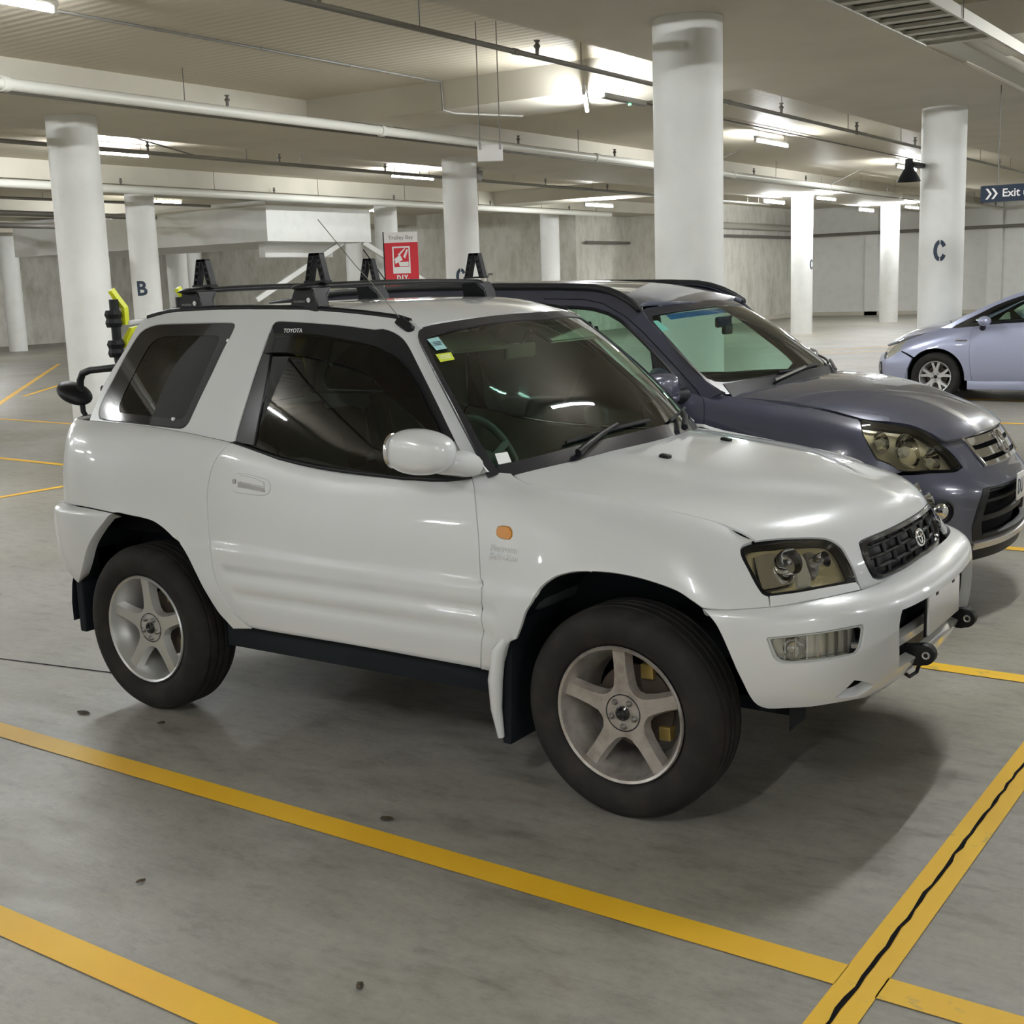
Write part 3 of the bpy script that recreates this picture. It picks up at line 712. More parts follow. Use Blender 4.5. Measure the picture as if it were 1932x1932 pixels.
# ---------- duct box, cable tray, signs ----------
t = empty('duct_box', (-18.25, 17.55, 2.84), 'large white boxed duct hanging left of the trolley bay sign', 'duct')
bm = bmesh.new(); bx(bm, (-9.5, 0, 0), (0, 3.7, .92)); link('casing', bm, M['plaster'], t)
bm = bmesh.new(); bx(bm, (-9.6, -.02, .80), (.03, 3.73, .84)); link('seam_band', bm, M['beamp'], t)
for k, (a, b, lab) in enumerate((((-18.5, 20.4, 2.838), (-19.6, 18.4, 1.5), 'left slanting white steel strut below the duct'), ((-18.4, 21.1, 2.838), (-17.2, 22.8, 1.5), 'right slanting white steel strut below the duct'))):
    bm = bmesh.new(); d = Vector(b) - Vector(a); m = frame(a, d); prism(bm, [(-.09, -.06), (.09, -.06), (.09, .06), (-.09, .06)], m, d.length); tag(link('steel_strut', bm, M['plaster']), lab, 'strut')
tag(box('steel_beam', (-19.2, 18.2, 2.5), (-19.0, 20.6, 2.86), M['plaster']), 'white steel beam under the boxed duct', 'steel beam')
t = empty('cable_tray', (-.35, 4.0, 3.72), 'galvanised cable tray hanging in the top right corner', 'cable tray')
bm = bmesh.new(); bx(bm, (-.30, -8, 0), (-.27, 4.3, .10)); bx(bm, (.30, -8, 0), (.33, 8.6, .10)); link('side_rail', bm, M['galv'], t)
for k in range(26):
    bm = bmesh.new(); bx(bm, (-.28, -4.2 + k * .34, .01), (.31, -4.2 + k * .34 + .1, .04)); link('rung', bm, M['galv'], t)
bm = bmesh.new(); bx(bm, (-.28, -8, .05), (.31, 4.3, .055)); link('tray_floor', bm, M['galv'], t)
for k in range(5):
    bm = bmesh.new(); tube(bm, [(.34, -4 + k * 2.4, 0), (.34, -4 + k * 2.4, .48)], .006, 6); link('hanger_rod', bm, M['dkpipe'], t)
tag(box('ceiling_duct', (-.62, 8.5, 3.76), (-.38, 24, 3.85), M['galv']), 'long pale strip continuing from the cable tray', 'strip')
# exit sign
m = frame((-.62, 12.42, 2.57), (.0, -1, 0)); ex = Vector((m[0][0], m[1][0], m[2][0]))
t = empty('exit_sign', (-.62, 12.5, 2.57), 'dark navy exit sign with white arrows and lettering', 'sign')
bm = bmesh.new(); bx(bm, (-.50, -.02, -.10), (.60, .02, .10)); link('panel', bm, M['navy'], t)
fm = frame((-.245, -.022, .0), (0, -1, 0)); text('lettering', 'Exit', fm, .135, M['signw'], t, .001, .002, align='LEFT'); text('lettering', 'Front', frame((.0, -.022, -.01), (0, -1, 0)), .075, M['signw'], t, .001, align='LEFT')
for k in range(2):
    bm = bmesh.new(); x0 = -.44 + k * .07; prism(bm, [(0, .065), (.028, .065), (.075, 0), (.028, -.065), (0, -.065), (.047, 0)], frame((x0, -.021, 0), (0, -1, 0)), .002); link('arrow', bm, M['signw'], t)
for sx in (-.3, .4):
    bm = bmesh.new(); tube(bm, [(sx, 0, .1), (sx, 0, 1.28)], .008, 6); link('hanger_rod', bm, M['dkpipe'], t)
# hanging white sign seen from its edge side
t = empty('hanging_sign', (-4.38, 6.55, 2.96), 'small white sign hanging on two rods from the ceiling', 'sign', None, math.radians(35))
bm = bmesh.new(); bx(bm, (-.125, -.03, -.08), (.125, .03, .08), .008); link('panel', bm, M['signw'], t, 40)
for sx in (-.10, .10):
    bm = bmesh.new(); tube(bm, [(sx, 0, .07), (sx, 0, 1.24)], .005, 6); link('hanger_rod', bm, M['dkpipe'], t)
    bm = bmesh.new(); bx(bm, (sx - .012, -.036, .03), (sx + .012, .036, .10)); link('clip', bm, M['steel'], t)
# trolley bay sign
ry = math.radians(31)
t = empty('trolley_bay_sign', (-9.83, 11.9, 0), 'red and white sign reading Trolley Bay seen above the roof bars', 'sign', None, ry)
bm = bmesh.new(); bx(bm, (-.265, -.02, 1.62), (.265, .02, 2.54)); link('panel', bm, M['red'], t)
bm = bmesh.new(); bx(bm, (-.265, -.024, 2.38), (.265, .024, 2.542)); link('header_panel', bm, M['signw'], t)
bm = bmesh.new(); bx(bm, (-.285, -.018, 1.6), (-.262, .03, 2.55)); link('edge_strip', bm, M['black'], t)
bm = bmesh.new(); tube(bm, [(0, .04, 0), (0, .04, 2.5)], .03, 10); link('post', bm, M['steel'], t, 40)
F0 = lambda x, z: frame((x, -.026, z), (0, -1, 0))
text('lettering', 'Trolley Bay', F0(0, 2.455), .085, M['steel'], t, .001, .0015)
text('lettering', 'D.I.Y.', F0(.01, 1.83), .105, M['signw'], t, .001, .006, squash=.8)
bm = bmesh.new(); prism(bm, [(-.12, -.012), (.12, -.012), (.12, .012), (-.12, .012)], F0(.01, 1.745), .002); link('underline', bm, M['signw'], t)
bm = bmesh.new()
for poly in ([(-.14, .19), (.14, .19), (.14, .165), (-.14, .165)], [(-.14, .165), (-.118, .165), (-.118, -.13), (-.14, -.13)], [(.118, .165), (.14, .165), (.14, -.13), (.118, -.13)], [(-.14, -.13), (.14, -.13), (.14, -.23), (-.14, -.23)],
             [(-.11, .0), (-.02, .06), (.02, -.02), (-.10, -.08)], [(-.05, -.05), (.11, -.05), (.11, -.12), (-.03, -.12)], [(-.06, .06), (.05, .16), (.07, .155), (-.03, .05)], [(.03, .03), (.09, .15), (.11, .13), (.06, .0)]):
    prism(bm, poly, F0(.0, 2.13), .003)
link('pictogram', bm, M['signw'], t)
bm = bmesh.new(); tube(bm, [(.42, .1, 0), (.42, .1, 1.78), (.46, .1, 1.84), (.52, .1, 1.84)], .02, 8); t2 = tag(link('bay_rail_hook', bm, M['steel'], None, 50), 'bent grey rail end standing beside the trolley sign', 'rail'); t2.matrix_world = Matrix.Translation((-9.0, 12.3, 0)) @ Matrix.Rotation(ry, 4, 'Z')
bm = bmesh.new(); tube(bm, [(.0, 0, 0), (.0, 0, 1.6)], .02, 8); t2 = tag(link('bay_rail', bm, M['steel'], None, 50), 'grey rail of the trolley bay behind the roof bars', 'rail'); t2.matrix_world = Matrix.Translation((-8.62, 12.54, 0))
# speaker horn by the lettered column
t = empty('ceiling_speaker', (-2.33, 13.55, 2.86), 'black horn shaped loudspeaker fixed to the column with the letter C', 'speaker')
bm = bmesh.new(); lathe(bm, [(.001, .30), (.05, .30), (.06, .18), (.13, .06), (.16, 0), (.15, 0), (.05, .15)], Matrix.Identity(4), 20); link('horn', bm, M['black'], t, 40)
bm = bmesh.new(); bx(bm, (-.02, .02, .2), (.10, .5, .25)); link('bracket', bm, M['black'], t)
# small round camera dome
bm = bmesh.new(); lathe(bm, [(.001, -.13), (.09, -.09), (.12, 0), (.12, .10), (.001, .10)], Matrix.Translation((-11.2, 16.0, 3.7)), 16); bx(bm, (-11.23, 15.97, 3.79), (-11.17, 16.03, 3.86)); tag(link('camera_dome', bm, M['steel'], None, 40), 'small round camera dome right of the column near the trolley sign', 'camera')
# yellow and black block far off, seen through the grey car
tag(box('wheel_stop', (-15.7, 33.9, 0), (-14.9, 34.2, .6), mat('orange_block', (.6, .28, .03), .6)), 'orange block far off seen through the grey car window', 'block')

# ================= shared car pieces =================
class Fold:
    """front half of a wrapped skin addressed from the nose: negative = right side, positive = left side"""
    def __init__(s, wrap, uc): s.w = wrap; s.uc = uc
    def ev(s, u, w):
        u = np.asarray(u, float); p = s.w.ev(s.uc - np.abs(u), np.asarray(w, float)); p[:, 1] *= np.where(u > 0, -1, 1); return p
def wheel(name, parent, pos, side, R, rimr, width, spokes, mats, spin=0., steer=0., fork=False, rimz=None):
    """side -1: on the car's right. Built about its own hub and parented to the car."""
    W2 = width / 2
    bm = bmesh.new(); I4 = Matrix.Identity(4)
    k = rimr
    lathe(bm, [(k - .004, W2 - .035), (k + .006, W2 - .022), (k + .018, W2 - .010), (k + (R - k) * .42, W2), (k + (R - k) * .70, W2 - .003), (R - .018, W2 - .016), (R - .006, W2 - .032), (R, W2 - .048), (R, .062), (R - .008, .060), (R - .008, .052), (R + .001, .050), (R + .001, .022), (R - .008, .020), (R - .008, .012), (R + .001, .010),
               (R + .001, -.010), (R - .008, -.012), (R - .008, -.020), (R + .001, -.022), (R + .001, -.050), (R - .008, -.052), (R - .008, -.060), (R, -.062), (R, -W2 + .048), (R - .018, -W2 + .016), (k + (R - k) * .5, -W2), (k, -W2 + .02)], I4, 72)
    wh = empty(name, pos, None, None); wh.parent = parent
    ax = frame((0, 0, 0), (math.sin(steer) * (1 if side < 0 else 1), -1 if side < 0 else 1, 0))
    wh.matrix_local = Matrix.Translation(pos) @ ax @ Matrix.Rotation(spin, 4, 'Z')
    link('tyre', bm, M['rubber'], wh, 35)
    z0 = W2 - .030
    bm = bmesh.new()
    lathe(bm, [(k - .006, z0 - .004), (k + .002, z0 + .010), (k - .002, z0 + .016), (k - .010, z0 + .012), (k - .016, z0 - .004), (k - .026, z0 - .045), (k - .046, z0 - .075), (k - .05, -W2 + .02)], I4, 64)
    # spokes as one star, dished slightly to the hub
    def star(z, gr):
        P = []
        n = spokes
        for q in range(n):
            a = 2 * math.pi * q / n + math.pi / 2; pts = []
            if fork:
                prof = [(.062, -.030), (.085, -.026), (.105, -.030), (k - .014, -.062), (k - .014, -.030), (.115, .0), (k - .014, .030), (k - .014, .062), (.105, .030), (.085, .026), (.062, .030)]
            else:
                prof = [(.068, -.040), (.085, -.028), (.12, -.0225), (.16, -.0205), (k - .014, -.022), (k - .014, .022), (.16, .0205), (.12, .0225), (.085, .028), (.068, .040)]
            for r, t in prof:
                t = t + math.copysign(gr, t) if t else 0; rr = math.hypot(r, t); aa = a + math.atan2(t, r); P.append((rr * math.cos(aa), rr * math.sin(aa)))
        return P
    A = star(0, 0.); B = star(0, .010)
    f0 = lambda r: z0 - .006 - .018 * (1 - r / k) ** 1.2
    T = [bm.verts.new((x, y, f0(math.hypot(x, y)))) for x, y in A]; U = [bm.verts.new((x, y, f0(math.hypot(x, y)) - .032)) for x, y in B]
    n = len(A)
    for i in range(n): bm.faces.new((T[i], T[(i+1) % n], U[(i+1) % n], U[i]))
    e = [(i, (i+1) % n) for i in range(n)]
    rv, _, rf, *_ = delaunay_2d_cdt([Vector(p) for p in A], e, [], 1, 1e-7, False)
    pa = np.array(A)
    for f in rf:
        c = np.mean([tuple(rv[i]) for i in f], 0)
        if pip(np.array([c]), pa)[0]:
            try: bm.faces.new([T[i] for i in f])
            except (ValueError, IndexError): pass
    link('rim', bm, mats, wh, 32)
    bm = bmesh.new(); lathe(bm, [(.001, z0 - .022), (.052, z0 - .022), (.056, z0 - .018), (.060, z0 - .014), (.064, z0 - .020)], I4, 32); link('hub_face', bm, M['strip'] if not fork else M['alloy'], wh, 40)
    for q in range(5):
        a = 2 * math.pi * (q + .5) / 5 + math.pi / 2; bm = bmesh.new(); lathe(bm, [(.001, .012), (.007, .011), (.0105, .006), (.0105, -.008)], Matrix.Translation((.043 * math.cos(a), .043 * math.sin(a), z0 - .014)), 6); link('lug_nut', bm, M['steel'], wh, 30)
    bm = bmesh.new(); lathe(bm, [(.001, z0 - .014), (.010, z0 - .014), (.018, z0 - .006), (.024, z0 - .010), (.025, z0 - .024)], I4, 20); link('centre_cap', bm, M['gloss'], wh, 40)
    bm = bmesh.new(); lathe(bm, [(.001, -.02), (.135, -.02), (.135, -.035), (.06, -.036), (.06, -.09), (.001, -.09)], I4, 40); link('brake_disc', bm, M['rust'], wh, 40)
    bm = bmesh.new(); bx(bm, (.03, .095, -.045), (.075, .145, -.005), .004); link('brake_caliper', bm, M['gold'] if not fork else M['rust'], wh); bm = bmesh.new(); bx(bm, (.085, -.10, -.045), (.125, -.055, -.005), .004); link('brake_bracket', bm, M['gold'] if not fork else M['rust'], wh)
    return wh
def arch_liner(name, parent, x, side, y0, y1, r, z, m, yf=None):
    bm = bmesh.new(); n = 20; ra = [bm.verts.new((x + r * math.cos(a), side * (y0 if yf is None else y0 + (yf - y0) * max(0, min(1, (1.5 - a) / 1.0))), z + r * math.sin(a))) for a in np.linspace(-.10, math.pi + .10, n)]; rb = [bm.verts.new((v.co.x, side * y1, v.co.z)) for v in ra]
    for i in range(n - 1): bm.faces.new((ra[i], ra[i+1], rb[i+1], rb[i]))
    bm.faces.new(rb)
    return link(name, bm, m, parent, 50)
def seat(parent, x, y, m, back=.62, rake=.25):
    bm = bmesh.new(); bx(bm, (x - .25, y - .25, .50), (x + .25, y + .25, .64), .05); link('seat', bm, m, parent, 50)
    bm = bmesh.new(); mt = Matrix.Translation((x - .24, y, .62)) @ Matrix.Rotation(-rake, 4, 'Y'); bmesh.ops.create_cube(bm, size=1, matrix=mt @ Matrix.Translation((0, 0, back / 2)) @ Matrix.Diagonal((.14, .48, back, 1)))
    bmesh.ops.bevel(bm, geom=bm.edges[:], offset=.05, segments=3, affect='EDGES'); b = link('seat_back', bm, m, parent, 50)
    bm = bmesh.new(); bmesh.ops.create_cube(bm, size=1, matrix=mt @ Matrix.Translation((0, 0, back + .13)) @ Matrix.Diagonal((.10, .27, .20, 1))); bmesh.ops.bevel(bm, geom=bm.edges[:], offset=.04, segments=3, affect='EDGES'); h = link('headrest', bm, m, parent, 50)
def steering(parent, c, tilt, m, R=.185):
    bm = bmesh.new(); mt = Matrix.Translation(c) @ Matrix.Rotation(-tilt, 4, 'Y')
    tube(bm, [mt @ Vector((0, R * math.cos(a), R * math.sin(a))) for a in np.linspace(0, 2*math.pi, 33)[:-1]], .015, 8, closed=True)
    for a in (math.radians(20), math.radians(160), math.radians(270)): tube(bm, [mt @ Vector((.02, 0, 0)), mt @ Vector((0, R * math.cos(a), R * math.sin(a)))], .016, 6)
    bmesh.ops.create_uvsphere(bm, u_segments=12, v_segments=8, radius=1, matrix=mt @ Matrix.Diagonal((.03, .07, .06, 1)))
    return link('steering_wheel', bm, m, parent, 60)

